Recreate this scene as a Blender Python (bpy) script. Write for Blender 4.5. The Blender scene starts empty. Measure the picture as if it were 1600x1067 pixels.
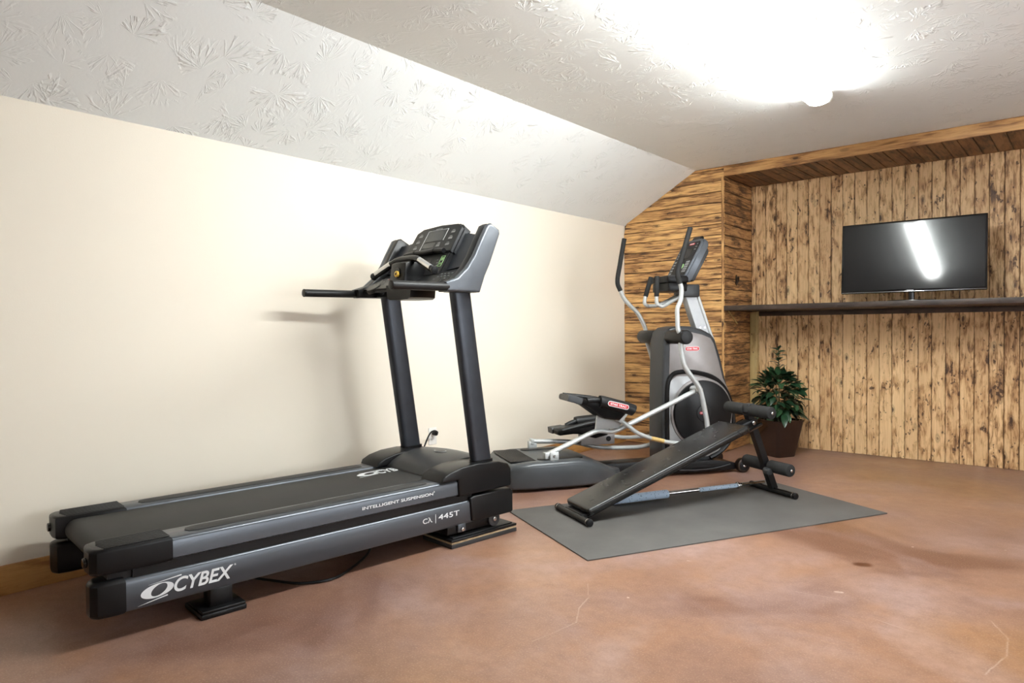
import bpy, bmesh, math, random
from mathutils import Vector, Matrix
random.seed(7)
scene = bpy.context.scene
COL = scene.collection
R = math.radians

# ------------------------------------------------------------------ camera
CAM_YAW, CAM_PITCH, CAM_ROLL = R(40.398), R(0.993), R(-0.455)
cam = bpy.data.cameras.new('camera')
cam.sensor_width = 36.0
cam.lens = 1069.97 / 1600 * 36.0
cam.clip_start = 0.05
cam_o = bpy.data.objects.new('camera', cam)
COL.objects.link(cam_o)
fw = Vector((-math.sin(CAM_YAW) * math.cos(CAM_PITCH), math.cos(CAM_YAW) * math.cos(CAM_PITCH), -math.sin(CAM_PITCH)))
r0 = Vector((math.cos(CAM_YAW), math.sin(CAM_YAW), 0))
u0 = r0.cross(fw)
rt = r0 * math.cos(CAM_ROLL) + u0 * math.sin(CAM_ROLL)
up = -r0 * math.sin(CAM_ROLL) + u0 * math.cos(CAM_ROLL)
cam_o.matrix_world = Matrix(((rt.x, up.x, -fw.x, 3.5616), (rt.y, up.y, -fw.y, 0.0), (rt.z, up.z, -fw.z, 1.12), (0, 0, 0, 1)))
scene.camera = cam_o

# ------------------------------------------------------------------ world, light, exposure
SKY_STRENGTH = 4.0
LAMP_STRENGTH = 34.0
scene.view_settings.view_transform = 'Standard'
scene.view_settings.look = 'None'
scene.view_settings.exposure = 1.52
scene.view_settings.gamma = 1.0
scene.view_settings.use_curve_mapping = False
world = bpy.data.worlds.new('daylight')
scene.world = world
world.use_nodes = True
wn = world.node_tree.nodes
wn['Background'].inputs['Color'].default_value = (0.90, 0.95, 1.0, 1)
wn['Background'].inputs['Strength'].default_value = SKY_STRENGTH

# room dimensions (metres): left wall x = 0, camera stands at y = 0
RX, Y0, YF, YB = 6.2, -4.5, 5.914, 6.562
ZW, ZC, XC = 2.1375, 2.568, 0.76       # knee wall, flat ceiling, crease
XS, ZS = 1.03, 2.4765                  # alcove side, alcove soffit
PW = 0.0977                            # plank pitch

# ------------------------------------------------------------------ node helpers
def new_mat(name):
    m = bpy.data.materials.new(name); m.use_nodes = True
    nt = m.node_tree
    return m, nt, nt.nodes['Principled BSDF']

def nd(nt, typ, ins=None, **props):
    n = nt.nodes.new(typ)
    for k, v in props.items(): setattr(n, k, v)
    for k, v in (ins or {}).items():
        s = n.inputs[k]
        if hasattr(v, 'links') or isinstance(v, bpy.types.NodeSocket): nt.links.new(v, s)
        else: s.default_value = v
    return n

def math_n(nt, op, a, b=0.0, c=None):
    ins = {0: a, 1: b}
    if c is not None: ins[2] = c
    return nd(nt, 'ShaderNodeMath', ins, operation=op).outputs[0]

def ramp(nt, fac, stops):
    n = nd(nt, 'ShaderNodeValToRGB', {'Fac': fac})
    cr = n.color_ramp
    while len(cr.elements) < len(stops): cr.elements.new(0.5)
    for e, (p, c) in zip(cr.elements, stops):
        e.position = p
        e.color = (c, c, c, 1) if isinstance(c, (int, float)) else (*c, 1)
    return n.outputs['Color']

def mixc(nt, fac, a, b, mode='MIX'):
    n = nd(nt, 'ShaderNodeMix', None, data_type='RGBA', blend_type=mode)
    def put(s, v):
        if isinstance(v, bpy.types.NodeSocket): nt.links.new(v, s)
        elif isinstance(v, (int, float)): s.default_value = v
        else: s.default_value = (*v, 1)
    put(n.inputs[0], fac); put(n.inputs[6], a); put(n.inputs[7], b)
    return n.outputs[2]

def coords(nt, scale=(1, 1, 1), rnd=False):
    tc = nd(nt, 'ShaderNodeTexCoord').outputs['Object']
    if rnd:
        oi = nd(nt, 'ShaderNodeObjectInfo').outputs['Random']
        off = nd(nt, 'ShaderNodeCombineXYZ', {0: math_n(nt, 'MULTIPLY', oi, 37.0), 1: math_n(nt, 'MULTIPLY', oi, 11.0), 2: math_n(nt, 'MULTIPLY', oi, 71.0)}).outputs[0]
        tc = nd(nt, 'ShaderNodeVectorMath', {0: tc, 1: off}, operation='ADD').outputs[0]
    return nd(nt, 'ShaderNodeMapping', {'Vector': tc, 'Scale': scale}).outputs[0]

def noise(nt, vec, scale, detail=2.0, rough=0.5, dist=0.0):
    return nd(nt, 'ShaderNodeTexNoise', {'Vector': vec, 'Scale': scale, 'Detail': detail, 'Roughness': rough, 'Distortion': dist}).outputs['Fac']

def bump(nt, h, strength, dist):
    return nd(nt, 'ShaderNodeBump', {'Height': h, 'Strength': strength, 'Distance': dist}).outputs['Normal']

def simple(name, col, rough=0.5, metal=0.0, var=0.12, nscale=30.0, bumps=0.0, bscale=200.0, coat=0.0, spec=0.5):
    """plain paint / plastic / metal with a slight procedural unevenness"""
    m, nt, b = new_mat(name)
    v = coords(nt)
    n = noise(nt, v, nscale, 4.0, 0.6)
    lo = tuple(c * (1 - var) for c in col); hi = tuple(min(1, c * (1 + var)) for c in col)
    nt.links.new(ramp(nt, n, [(0.3, lo), (0.7, hi)]), b.inputs['Base Color'])
    nt.links.new(ramp(nt, n, [(0.3, max(0.02, rough - 0.006)), (0.7, min(1, rough + 0.006))]), b.inputs['Roughness'])
    b.inputs['Metallic'].default_value = metal
    b.inputs['Coat Weight'].default_value = coat
    b.inputs['Specular IOR Level'].default_value = spec
    if bumps: nt.links.new(bump(nt, noise(nt, v, bscale, 3.0), bumps, 0.002), b.inputs['Normal'])
    return m

def emit(name, col, strength):
    m, nt, b = new_mat(name)
    b.inputs['Base Color'].default_value = (*col, 1)
    b.inputs['Emission Color'].default_value = (*col, 1)
    b.inputs['Emission Strength'].default_value = strength
    return m

# ------------------------------------------------------------------ materials
M = {}
def burnt_wood(name, light, mid, dark, cover, depth, spot, elong=1.0, fine=1.0, width=0.0977):
    """pine scorched with a torch: cover = how much is browned, depth = how dark, spot = threshold of black spots, elong = streak length"""
    m, nt, b = new_mat(name)
    oi = nd(nt, 'ShaderNodeObjectInfo').outputs['Random']
    g = noise(nt, coords(nt, (110, 30, 2.5), True), 1.0, 3.0, 0.6, 0.5)                    # fine grain along the plank
    st = noise(nt, coords(nt, (42 * fine, 14, 7.0 * fine / elong), True), 1.0, 4.0, 0.62, 0.7)            # scorch streaks
    pa_ = noise(nt, coords(nt, (11 * fine, 8, 4.5 * fine / elong), True), 1.0, 3.0, 0.55, 0.5)            # scorch patches
    sp = noise(nt, coords(nt, (46, 20, 26.0), True), 1.0, 2.0, 0.5, 0.2)                    # small burnt spots
    v = math_n(nt, 'ADD', math_n(nt, 'MULTIPLY', st, 0.55), math_n(nt, 'MULTIPLY', pa_, 0.45))
    v = math_n(nt, 'ADD', v, math_n(nt, 'MULTIPLY', math_n(nt, 'SUBTRACT', oi, 0.5), 0.07))
    # torch caught the plank edges
    x = nd(nt, 'ShaderNodeSeparateXYZ', {0: nd(nt, 'ShaderNodeTexCoord').outputs['Object']}).outputs[0]
    ed = math_n(nt, 'ABSOLUTE', math_n(nt, 'SUBTRACT', math_n(nt, 'DIVIDE', x, width), 0.5))
    v = math_n(nt, 'ADD', v, ramp(nt, ed, [(0.40, 0.0), (0.49, 0.075)]))
    t = 0.60 - cover * 0.20
    base = mixc(nt, ramp(nt, g, [(0.40, 0.0), (0.75, 0.40)]), light, mid)
    tone = math_n(nt, 'MULTIPLY', nd(nt, 'ShaderNodeMath', {0: math_n(nt, 'MULTIPLY', oi, 17.3)}, operation='FRACT').outputs[0], 0.30)
    base = mixc(nt, tone, base, mid)
    c = mixc(nt, ramp(nt, v, [(t - 0.05, 0.0), (t + 0.07, 0.85)]), base, mid)
    c = mixc(nt, ramp(nt, v, [(t + 0.045, 0.0), (t + 0.16, depth)]), c, dark)
    vo = nd(nt, 'ShaderNodeTexVoronoi', {'Vector': coords(nt, (10.0, 3, 4.2), True), 'Scale': 1.0, 'Randomness': 1.0}).outputs['Distance']
    wob = math_n(nt, 'ADD', vo, math_n(nt, 'MULTIPLY', math_n(nt, 'SUBTRACT', sp, 0.5), 0.10))
    c = mixc(nt, ramp(nt, wob, [(0.07, 0.95), (0.11, 0.6), (0.135, 0.1), (0.16, 0.40), (0.22, 0.0)]), c, dark)
    c = mixc(nt, ramp(nt, math_n(nt, 'ADD', sp, math_n(nt, 'MULTIPLY', math_n(nt, 'SUBTRACT', pa_, 0.5), 0.7)), [(spot, 0.0), (spot + 0.07, 0.85)]), c, dark)
    nt.links.new(c, b.inputs['Base Color'])
    b.inputs['Roughness'].default_value = 0.5
    nt.links.new(bump(nt, math_n(nt, 'SUBTRACT', g, math_n(nt, 'MULTIPLY', v, 0.8)), 0.35, 0.004), b.inputs['Normal'])
    return m
TAN, TAN_O = (0.87, 0.61, 0.325), (0.86, 0.53, 0.205)
MID, DARK = (0.36, 0.165, 0.055), (0.055, 0.022, 0.009)
M['plank_back'] = burnt_wood('pine_scorched_light', TAN, (0.40, 0.195, 0.07), DARK, 0.45, 0.85, 0.655, 1.0, 1.2)
M['plank_pier'] = burnt_wood('pine_scorched_orange', TAN_O, MID, DARK, 0.66, 0.95, 0.72, 2.6, 1.7)
M['plank_side'] = burnt_wood('pine_scorched_shaded', (0.62, 0.36, 0.14), (0.30, 0.13, 0.045), DARK, 0.80, 0.9, 0.68, 1.8, 1.7)  # scorched like the pier, with the alcove side's shade put into its colours
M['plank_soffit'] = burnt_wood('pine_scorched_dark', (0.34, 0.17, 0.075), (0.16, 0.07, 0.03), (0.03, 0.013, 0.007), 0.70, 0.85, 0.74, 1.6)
M['fascia'] = burnt_wood('pine_fascia', (0.72, 0.43, 0.17), MID, DARK, 0.42, 0.8, 0.74, 2.0)
M['post_wood'] = burnt_wood('pine_raw', (0.50, 0.37, 0.16), (0.34, 0.22, 0.08), (0.08, 0.04, 0.015), 0.2, 0.5, 0.74)
M['baseboard'] = burnt_wood('pine_baseboard', (0.48, 0.25, 0.075), (0.30, 0.13, 0.035), (0.12, 0.045, 0.012), 0.4, 0.4, 0.76)
M['shelf_wood'] = burnt_wood('shelf_dark_wood', (0.085, 0.055, 0.040), (0.05, 0.031, 0.023), (0.02, 0.012, 0.009), 0.6, 0.7, 0.75)

def wall_paint(name, col):
    m, nt, b = new_mat(name)
    v = coords(nt)
    b.inputs['Base Color'].default_value = (*col, 1)
    b.inputs['Roughness'].default_value = 0.6
    nt.links.new(bump(nt, noise(nt, v, 140.0, 3.0, 0.5), 0.12, 0.002), b.inputs['Normal'])
    return m
M['wall'] = wall_paint('cream_paint', (0.80, 0.735, 0.62))

def ceiling_mat():
    m, nt, b = new_mat('white_brushed_texture')
    tc = nd(nt, 'ShaderNodeTexCoord').outputs['Object']
    flat = nd(nt, 'ShaderNodeMapping', {'Vector': tc, 'Scale': (1, 1, 0.0)}).outputs[0]
    def stomp(scale, off, freq):
        p = nd(nt, 'ShaderNodeVectorMath', {0: flat, 1: off}, operation='ADD').outputs[0]
        vo = nd(nt, 'ShaderNodeTexVoronoi', {'Vector': p, 'Scale': scale, 'Randomness': 1.0}, voronoi_dimensions='2D')
        d = nd(nt, 'ShaderNodeVectorMath', {0: p, 1: vo.outputs['Position']}, operation='SUBTRACT').outputs[0]
        s = nd(nt, 'ShaderNodeSeparateXYZ', {0: d})
        ang = math_n(nt, 'ARCTAN2', s.outputs[0], s.outputs[1])
        rad = nd(nt, 'ShaderNodeVectorMath', {0: d}, operation='LENGTH').outputs['Value']
        cs = nd(nt, 'ShaderNodeSeparateColor', {0: vo.outputs['Color']})
        q = nd(nt, 'ShaderNodeCombineXYZ', {0: math_n(nt, 'MULTIPLY', ang, freq), 1: math_n(nt, 'MULTIPLY', rad, 14.0), 2: math_n(nt, 'MULTIPLY', cs.outputs[0], 50.0)}).outputs[0]
        ridge = noise(nt, q, 1.0, 2.0, 0.5, 0.5)
        ridge = ramp(nt, ridge, [(0.50, 0.0), (0.66, 1.0)])
        fall = ramp(nt, rad, [(0.0, 0.0), (0.035, 1.0), (0.10, 0.85), (0.17, 0.0)])
        fan = math_n(nt, 'COSINE', math_n(nt, 'SUBTRACT', ang, math_n(nt, 'MULTIPLY', cs.outputs[1], 6.283)))
        fan = math_n(nt, 'MULTIPLY', ramp(nt, fan, [(0.05, 0.0), (0.55, 1.0)]), ramp(nt, cs.outputs[2], [(0.2, 0.25), (0.8, 1.0)]))
        return math_n(nt, 'MULTIPLY', math_n(nt, 'MULTIPLY', ridge, fall), math_n(nt, 'MULTIPLY', fan, 2.2))
    h = math_n(nt, 'ADD', stomp(4.2, (0, 0, 0), 4.5), stomp(4.9, (3.3, 1.7, 0), 5.5))
    h = math_n(nt, 'ADD', h, math_n(nt, 'MULTIPLY', noise(nt, flat, 55.0, 3.0), 0.12))
    b.inputs['Base Color'].default_value = (0.86, 0.89, 0.885, 1)
    b.inputs['Roughness'].default_value = 0.5
    nt.links.new(bump(nt, h, 0.55, 0.006), b.inputs['Normal'])
    return m
M['ceiling'] = ceiling_mat()

def floor_mat():
    m, nt, b = new_mat('stained_concrete')
    tc = nd(nt, 'ShaderNodeTexCoord').outputs['Object']
    v = nd(nt, 'ShaderNodeMapping', {'Vector': tc}).outputs[0]
    big = noise(nt, v, 0.9, 4.0, 0.55, 0.6)
    med = noise(nt, nd(nt, 'ShaderNodeMapping', {'Vector': tc, 'Location': (5, 3, 0)}).outputs[0], 1.7, 5.0, 0.6, 0.4)
    fine = noise(nt, v, 14.0, 8.0, 0.78)
    speck = noise(nt, v, 150.0, 3.0, 0.6)
    c = ramp(nt, big, [(0.34, (0.150, 0.068, 0.042)), (0.45, (0.260, 0.143, 0.098)), (0.56, (0.300, 0.158, 0.094)), (0.66, (0.370, 0.235, 0.185))])
    c = mixc(nt, ramp(nt, med, [(0.46, 0.0), (0.68, 0.7)]), c, (0.310, 0.215, 0.200))
    c = mixc(nt, ramp(nt, noise(nt, v, 0.55, 2.0, 0.5), [(0.56, 0.0), (0.70, 0.6)]), c, (0.31, 0.155, 0.048))
    c = mixc(nt, ramp(nt, fine, [(0.35, 0.0), (0.70, 0.5)]), c, (0.105, 0.045, 0.027))
    c = mixc(nt, ramp(nt, speck, [(0.54, 0.0), (0.70, 0.55)]), c, (0.42, 0.29, 0.22))
    sp = nd(nt, 'ShaderNodeSeparateXYZ', {0: tc})
    px, py = sp.outputs[0], sp.outputs[1]
    def seg(x0, y0, x1, y1, w):
        dx, dy = x1 - x0, y1 - y0; L2 = dx * dx + dy * dy
        wx = math_n(nt, 'ADD', px, math_n(nt, 'MULTIPLY', math_n(nt, 'SUBTRACT', fine, 0.5), 0.02))
        ax = math_n(nt, 'SUBTRACT', wx, x0); ay = math_n(nt, 'SUBTRACT', py, y0)
        t = math_n(nt, 'DIVIDE', math_n(nt, 'ADD', math_n(nt, 'MULTIPLY', ax, dx), math_n(nt, 'MULTIPLY', ay, dy)), L2)
        t = nd(nt, 'ShaderNodeClamp', {0: t}).outputs[0]
        ex = math_n(nt, 'SUBTRACT', ax, math_n(nt, 'MULTIPLY', t, dx)); ey = math_n(nt, 'SUBTRACT', ay, math_n(nt, 'MULTIPLY', t, dy))
        d = math_n(nt, 'SQRT', math_n(nt, 'ADD', math_n(nt, 'MULTIPLY', ex, ex), math_n(nt, 'MULTIPLY', ey, ey)))
        return ramp(nt, d, [(w * 0.4, 1.0), (w, 0.0)])
    for a in SCRATCHES:
        c = mixc(nt, math_n(nt, 'MULTIPLY', math_n(nt, 'MULTIPLY', seg(*a[:5]), a[5]), ramp(nt, fine, [(0.40, 0.15), (0.60, 0.9)])), c, (0.60, 0.49, 0.41))
    for x, y, w in STAINS:
        c = mixc(nt, seg(x, y, x + 0.02, y + 0.01, w), c, (0.085, 0.028, 0.010))
    fl = nd(nt, 'ShaderNodeTexVoronoi', {'Vector': v, 'Scale': 4.0, 'Randomness': 1.0}).outputs['Distance']
    c = mixc(nt, ramp(nt, fl, [(0.012, 0.8), (0.03, 0.0)]), c, (0.68, 0.58, 0.50))
    nt.links.new(c, b.inputs['Base Color'])
    nt.links.new(ramp(nt, med, [(0.3, 0.28), (0.7, 0.42)]), b.inputs['Roughness'])
    b.inputs['Specular IOR Level'].default_value = 0.45
    nt.links.new(bump(nt, fine, 0.06, 0.002), b.inputs['Normal'])
    return m
SCRATCHES = [(1.87, 2.49, 1.96, 2.36, 0.003, 0.35), (1.96, 2.36, 1.99, 2.25, 0.004, 0.65), (1.99, 2.25, 2.06, 2.13, 0.004, 0.55), (2.06, 2.13, 2.03, 1.90, 0.003, 0.35),
             (3.267, 3.138, 3.33, 3.00, 0.004, 0.6), (3.33, 3.00, 3.34, 2.84, 0.004, 0.6), (3.34, 2.84, 3.30, 2.64, 0.003, 0.5), (2.93, 2.88, 3.06, 2.845, 0.003, 0.5),
             (2.60, 2.97, 2.76, 3.00, 0.003, 0.4), (2.735, 3.075, 2.755, 3.083, 0.011, 0.8), (2.075, 3.043, 2.085, 3.046, 0.008, 0.8), (2.92, 4.62, 3.05, 4.50, 0.004, 0.5)]
STAINS = [(2.725, 3.503, 0.042)]
M['floor'] = floor_mat()

M['tm_grey'] = simple('treadmill_grey_metal', (0.082, 0.091, 0.105), 0.29, 0.5, 0.015, 5)
M['tm_silver'] = simple('console_silver_grey', (0.105, 0.115, 0.130), 0.38, 0.5, 0.06, 12)
M['tm_dark'] = simple('graphite_post', (0.034, 0.038, 0.047), 0.34, 0.5, 0.10, 14)
M['black'] = simple('black_plastic', (0.005, 0.005, 0.0055), 0.33, 0, 0.1, 20, spec=0.28)
M['black_gloss'] = simple('black_gloss_plastic', (0.004, 0.004, 0.004), 0.18, 0, 0.2, 20)
M['soft_black'] = simple('black_soft_plastic', (0.010, 0.010, 0.0105), 0.45, 0, 0.1, 20, spec=0.35)
M['gunmetal'] = simple('dark_grey_plastic', (0.024, 0.0255, 0.028), 0.42, 0, 0.12, 18)
M['belt'] = simple('treadmill_belt', (0.016, 0.0155, 0.0145), 0.62, 0, 0.25, 9, 0.3, 500)
M['rubber'] = simple('ribbed_rubber', (0.018, 0.018, 0.0185), 0.6, 0, 0.15, 25, 0.25, 300)
M['base_grey'] = simple('grey_shroud_plastic', (0.060, 0.066, 0.072), 0.34, 0.2, 0.05, 12)
M['foam'] = simple('black_foam', (0.010, 0.0097, 0.0095), 0.8, 0, 0.2, 60, 0.3, 400)
M['white_print'] = simple('white_print', (0.72, 0.74, 0.76), 0.5, 0, 0.03)
M['grey_print'] = simple('grey_print', (0.24, 0.25, 0.25), 0.5, 0, 0.05)
M['lcd'] = simple('lcd_window', (0.045, 0.048, 0.047), 0.25, 0, 0.1)
M['red'] = simple('red_badge', (0.50, 0.030, 0.040), 0.4, 0, 0.05)
M['red_print'] = simple('red_print', (0.36, 0.06, 0.04), 0.5, 0, 0.05)
M['green_print'] = simple('green_print', (0.30, 0.52, 0.22), 0.5, 0, 0.05)
M['yellow'] = simple('yellow_plastic', (0.70, 0.45, 0.05), 0.4, 0, 0.05)
M['chrome'] = simple('chrome', (0.62, 0.62, 0.62), 0.16, 1.0, 0.05)
M['silver'] = simple('silver_paint', (0.50, 0.52, 0.52), 0.34, 0.35, 0.05, 15)
M['panel_grey'] = simple('grey_metallic_panel', (0.255, 0.235, 0.23), 0.36, 0.45, 0.05, 15)
M['panel_light'] = simple('light_grey_panel', (0.33, 0.335, 0.34), 0.36, 0.45, 0.05, 15)
M['vinyl'] = simple('black_vinyl', (0.0095, 0.0093, 0.009), 0.27, 0, 0.05, 14, 0.12, 350)
M['mat'] = simple('rubber_mat', (0.080, 0.076, 0.071), 0.62, 0, 0.16, 4.0, 0.2, 400)
M['blue_foam'] = None
M['white_plastic'] = simple('white_plastic', (0.75, 0.74, 0.70), 0.4, 0, 0.03)
M['board_edge'] = simple('plywood_edge', (0.36, 0.27, 0.16), 0.7, 0, 0.2, 40)
M['pot'] = simple('dark_brown_glaze', (0.020, 0.009, 0.006), 0.2, 0, 0.2, 10, coat=0.4)
M['soil'] = simple('potting_soil', (0.03, 0.02, 0.013), 0.9, 0, 0.4, 60, 0.6, 90)
M['leaf'] = None
M['stem'] = simple('plant_stem', (0.07, 0.075, 0.03), 0.6)
M['tv_body'] = simple('tv_black_bezel', (0.006, 0.006, 0.007), 0.16, 0, 0.1)
def tv_mat():
    m, nt, b = new_mat('tv_screen')
    b.inputs['Base Color'].default_value = (0.004, 0.004, 0.005, 1); b.inputs['Roughness'].default_value = 0.07
    b.inputs['Coat Weight'].default_value = 0.15; b.inputs['Coat Roughness'].default_value = 0.24
    b.inputs['Specular IOR Level'].default_value = 0.42
    nt.links.new(bump(nt, noise(nt, coords(nt), 900.0, 1.0), 0.02, 0.0005), b.inputs['Normal'])
    return m
M['tv_screen'] = tv_mat()
M['iron'] = simple('dark_iron', (0.045, 0.032, 0.026), 0.35, 0.8, 0.15)
M['label_yellow'] = simple('caution_sticker', (0.55, 0.38, 0.14), 0.5, 0, 0.2, 90)
M['paper'] = simple('paper', (0.7, 0.69, 0.66), 0.6, 0, 0.03)
M['white_trim'] = simple('white_trim', (0.78, 0.77, 0.74), 0.4, 0, 0.02)

def foam_speckle():
    m, nt, b = new_mat('blue_speckled_foam')
    v = coords(nt)
    vo = nd(nt, 'ShaderNodeTexVoronoi', {'Vector': v, 'Scale': 70.0, 'Randomness': 1.0}).outputs['Distance']
    c = mixc(nt, ramp(nt, vo, [(0.16, 1.0), (0.24, 0.0)]), (0.42, 0.53, 0.66), (0.06, 0.09, 0.15))
    nt.links.new(c, b.inputs['Base Color']); b.inputs['Roughness'].default_value = 0.85
    return m
M['blue_foam'] = foam_speckle()
def leaf_mat():
    m, nt, b = new_mat('glossy_leaf')
    rn = nd(nt, 'ShaderNodeObjectInfo').outputs['Random']
    c = ramp(nt, rn, [(0.0, (0.008, 0.026, 0.012)), (0.6, (0.016, 0.050, 0.022)), (1.0, (0.045, 0.110, 0.045))])
    nt.links.new(c, b.inputs['Base Color']); b.inputs['Roughness'].default_value = 0.30
    return m
M['leaf'] = leaf_mat()
def lamp_mat():
    m, nt, b = new_mat('lit_diffuser')
    b.inputs['Base Color'].default_value = (0.9, 0.9, 0.9, 1)
    b.inputs['Emission Color'].default_value = (0.965, 1.0, 0.985, 1)
    b.inputs['Emission Strength'].default_value = LAMP_STRENGTH
    return m
M['lamp'] = lamp_mat()
def pane_mat():
    m, nt, b = new_mat('fill_window_glass')
    out = nt.nodes['Material Output']
    tr = nd(nt, 'ShaderNodeBsdfTransparent'); gl = nd(nt, 'ShaderNodeBsdfGlossy', {'Roughness': 0.03})
    fr = nd(nt, 'ShaderNodeFresnel', {'IOR': 1.45})
    mx = nd(nt, 'ShaderNodeMixShader', {0: fr.outputs[0], 1: tr.outputs[0], 2: gl.outputs[0]})
    nt.links.new(mx.outputs[0], out.inputs['Surface'])
    return m
M['pane'] = pane_mat()

# ------------------------------------------------------------------ geometry helpers
def join(dst, src):
    me = bpy.data.meshes.new('tmp'); src.to_mesh(me); dst.from_mesh(me); bpy.data.meshes.remove(me); src.free()

def g_box(bm, x0, x1, y0, y1, z0, z1, bev=0.0, seg=2):
    b = bmesh.new()
    bmesh.ops.create_cube(b, size=1.0)
    for v in b.verts:
        v.co = Vector((x0 + (v.co.x + .5) * (x1 - x0), y0 + (v.co.y + .5) * (y1 - y0), z0 + (v.co.z + .5) * (z1 - z0)))
    if bev: bmesh.ops.bevel(b, geom=b.edges[:], offset=bev, segments=seg, affect='EDGES', profile=0.5, clamp_overlap=True)
    join(bm, b); return bm

AX = {'x': lambda a, b, c: Vector((c, a, b)), 'y': lambda a, b, c: Vector((a, c, b)), 'z': lambda a, b, c: Vector((a, b, c))}
def g_prism(bm, prof, axis, c0, c1, bev=0.0, seg=2):
    """polygon profile extruded along an axis: x -> (y,z), y -> (x,z), z -> (x,y)"""
    b = bmesh.new(); f = AX[axis]
    lo = [b.verts.new(f(p[0], p[1], c0)) for p in prof]; hi = [b.verts.new(f(p[0], p[1], c1)) for p in prof]
    b.faces.new(lo); b.faces.new(hi)
    n = len(prof)
    for i in range(n): b.faces.new((lo[i], lo[(i + 1) % n], hi[(i + 1) % n], hi[i]))
    bmesh.ops.recalc_face_normals(b, faces=b.faces[:])
    if bev:
        caps = [e for e in b.edges if (e.verts[0] in lo and e.verts[1] in lo) or (e.verts[0] in hi and e.verts[1] in hi)]
        bmesh.ops.bevel(b, geom=caps, offset=bev, segments=seg, affect='EDGES', profile=0.5, clamp_overlap=True)
    join(bm, b); return bm

def smooth_path(pts, sub=5, closed=False):
    P = [Vector(p) for p in pts]; out = []
    n = len(P)
    if n < 3: return P
    rng = range(n) if closed else range(n - 1)
    for i in rng:
        p1, p2 = P[i], P[(i + 1) % n]
        p0 = P[(i - 1) % n] if (closed or i > 0) else p1 * 2 - p2
        p3 = P[(i + 2) % n] if (closed or i + 2 < n) else p2 * 2 - p1
        for k in range(sub):
            t = k / sub
            out.append(0.5 * ((2 * p1) + (-p0 + p2) * t + (2 * p0 - 5 * p1 + 4 * p2 - p3) * t * t + (-p0 + 3 * p1 - 3 * p2 + p3) * t ** 3))
    if not closed: out.append(P[-1])
    return out

def g_tube(bm, pts, r, n=10, sub=5, side=None, flat=1.0, smooth=True):
    """round (or flattened) bar along a path; side = fixed sideways direction"""
    P = smooth_path(pts, sub) if smooth else [Vector(p) for p in pts]
    rr = r if isinstance(r, (list, tuple)) else None
    rings = []; prev = None
    for i, p in enumerate(P):
        t = (P[min(i + 1, len(P) - 1)] - P[max(i - 1, 0)]).normalized()
        if side is not None: a = Vector(side)
        elif prev is None: a = t.orthogonal()
        else: a = prev
        a = (a - t * a.dot(t)).normalized(); prev = a
        bb = t.cross(a)
        k = i / max(1, len(P) - 1)
        rad = (rr[0] + (rr[1] - rr[0]) * k) if rr else r
        rings.append([bm.verts.new(p + a * math.cos(2 * math.pi * j / n) * rad + bb * math.sin(2 * math.pi * j / n) * rad * flat) for j in range(n)])
    fs = []
    for q, s in zip(rings, rings[1:]):
        for j in range(n): fs.append(bm.faces.new((q[j], q[(j + 1) % n], s[(j + 1) % n], s[j])))
    fs.append(bm.faces.new(rings[0][::-1])); fs.append(bm.faces.new(rings[-1]))
    bmesh.ops.recalc_face_normals(bm, faces=fs)
    return bm

def g_loft(bm, rings):
    b = bmesh.new()
    V = [[b.verts.new(Vector(p)) for p in rg] for rg in rings]
    n = len(V[0])
    for q, s in zip(V, V[1:]):
        for j in range(n): b.faces.new((q[j], q[(j + 1) % n], s[(j + 1) % n], s[j]))
    b.faces.new(V[0][::-1]); b.faces.new(V[-1])
    bmesh.ops.recalc_face_normals(b, faces=b.faces[:])
    join(bm, b); return bm

def g_cyl(bm, p0, p1, r, n=20, bev=0.0):
    """cylinder with slightly rounded rims"""
    p0, p1 = Vector(p0), Vector(p1); d = (p1 - p0); L = d.length; d.normalize()
    a = d.orthogonal().normalized(); c = d.cross(a)
    prof = [(0, r)] if not bev else [(0, r - bev), (bev * .3, r - bev * .3), (bev, r)]
    prof = prof + [(L - x, q) for x, q in reversed(prof)]
    g_loft(bm, [[p0 + d * x + (a * math.cos(2 * math.pi * j / n) + c * math.sin(2 * math.pi * j / n)) * q for j in range(n)] for x, q in prof])
    return bm

def obj(name, bm, mat, parent=None, sharp=35, loc=None, rot=None):
    me = bpy.data.meshes.new(name)
    bm.to_mesh(me); bm.free()
    me.materials.append(M[mat] if isinstance(mat, str) else mat)
    me.shade_smooth(); me.set_sharp_from_angle(angle=R(sharp))
    o = bpy.data.objects.new(name, me); COL.objects.link(o)
    if parent: o.parent = parent
    if loc: o.location = loc
    if rot: o.rotation_euler = rot
    return o

def thing(name, label, cat, loc=(0, 0, 0), rotz=0.0, group=None):
    o = bpy.data.objects.new(name, None); o.empty_display_size = 0.1
    COL.objects.link(o); o.location = loc; o.rotation_euler = (0, 0, rotz)
    o['label'] = label; o['category'] = cat
    if group: o['group'] = group
    return o
def tag(o, label, cat, group=None):
    o['label'] = label; o['category'] = cat
    if group: o['group'] = group
    return o
def struct(o, label=None):
    o['kind'] = 'structure'
    if label: o['label'] = label
    return o
B = bmesh.new

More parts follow.
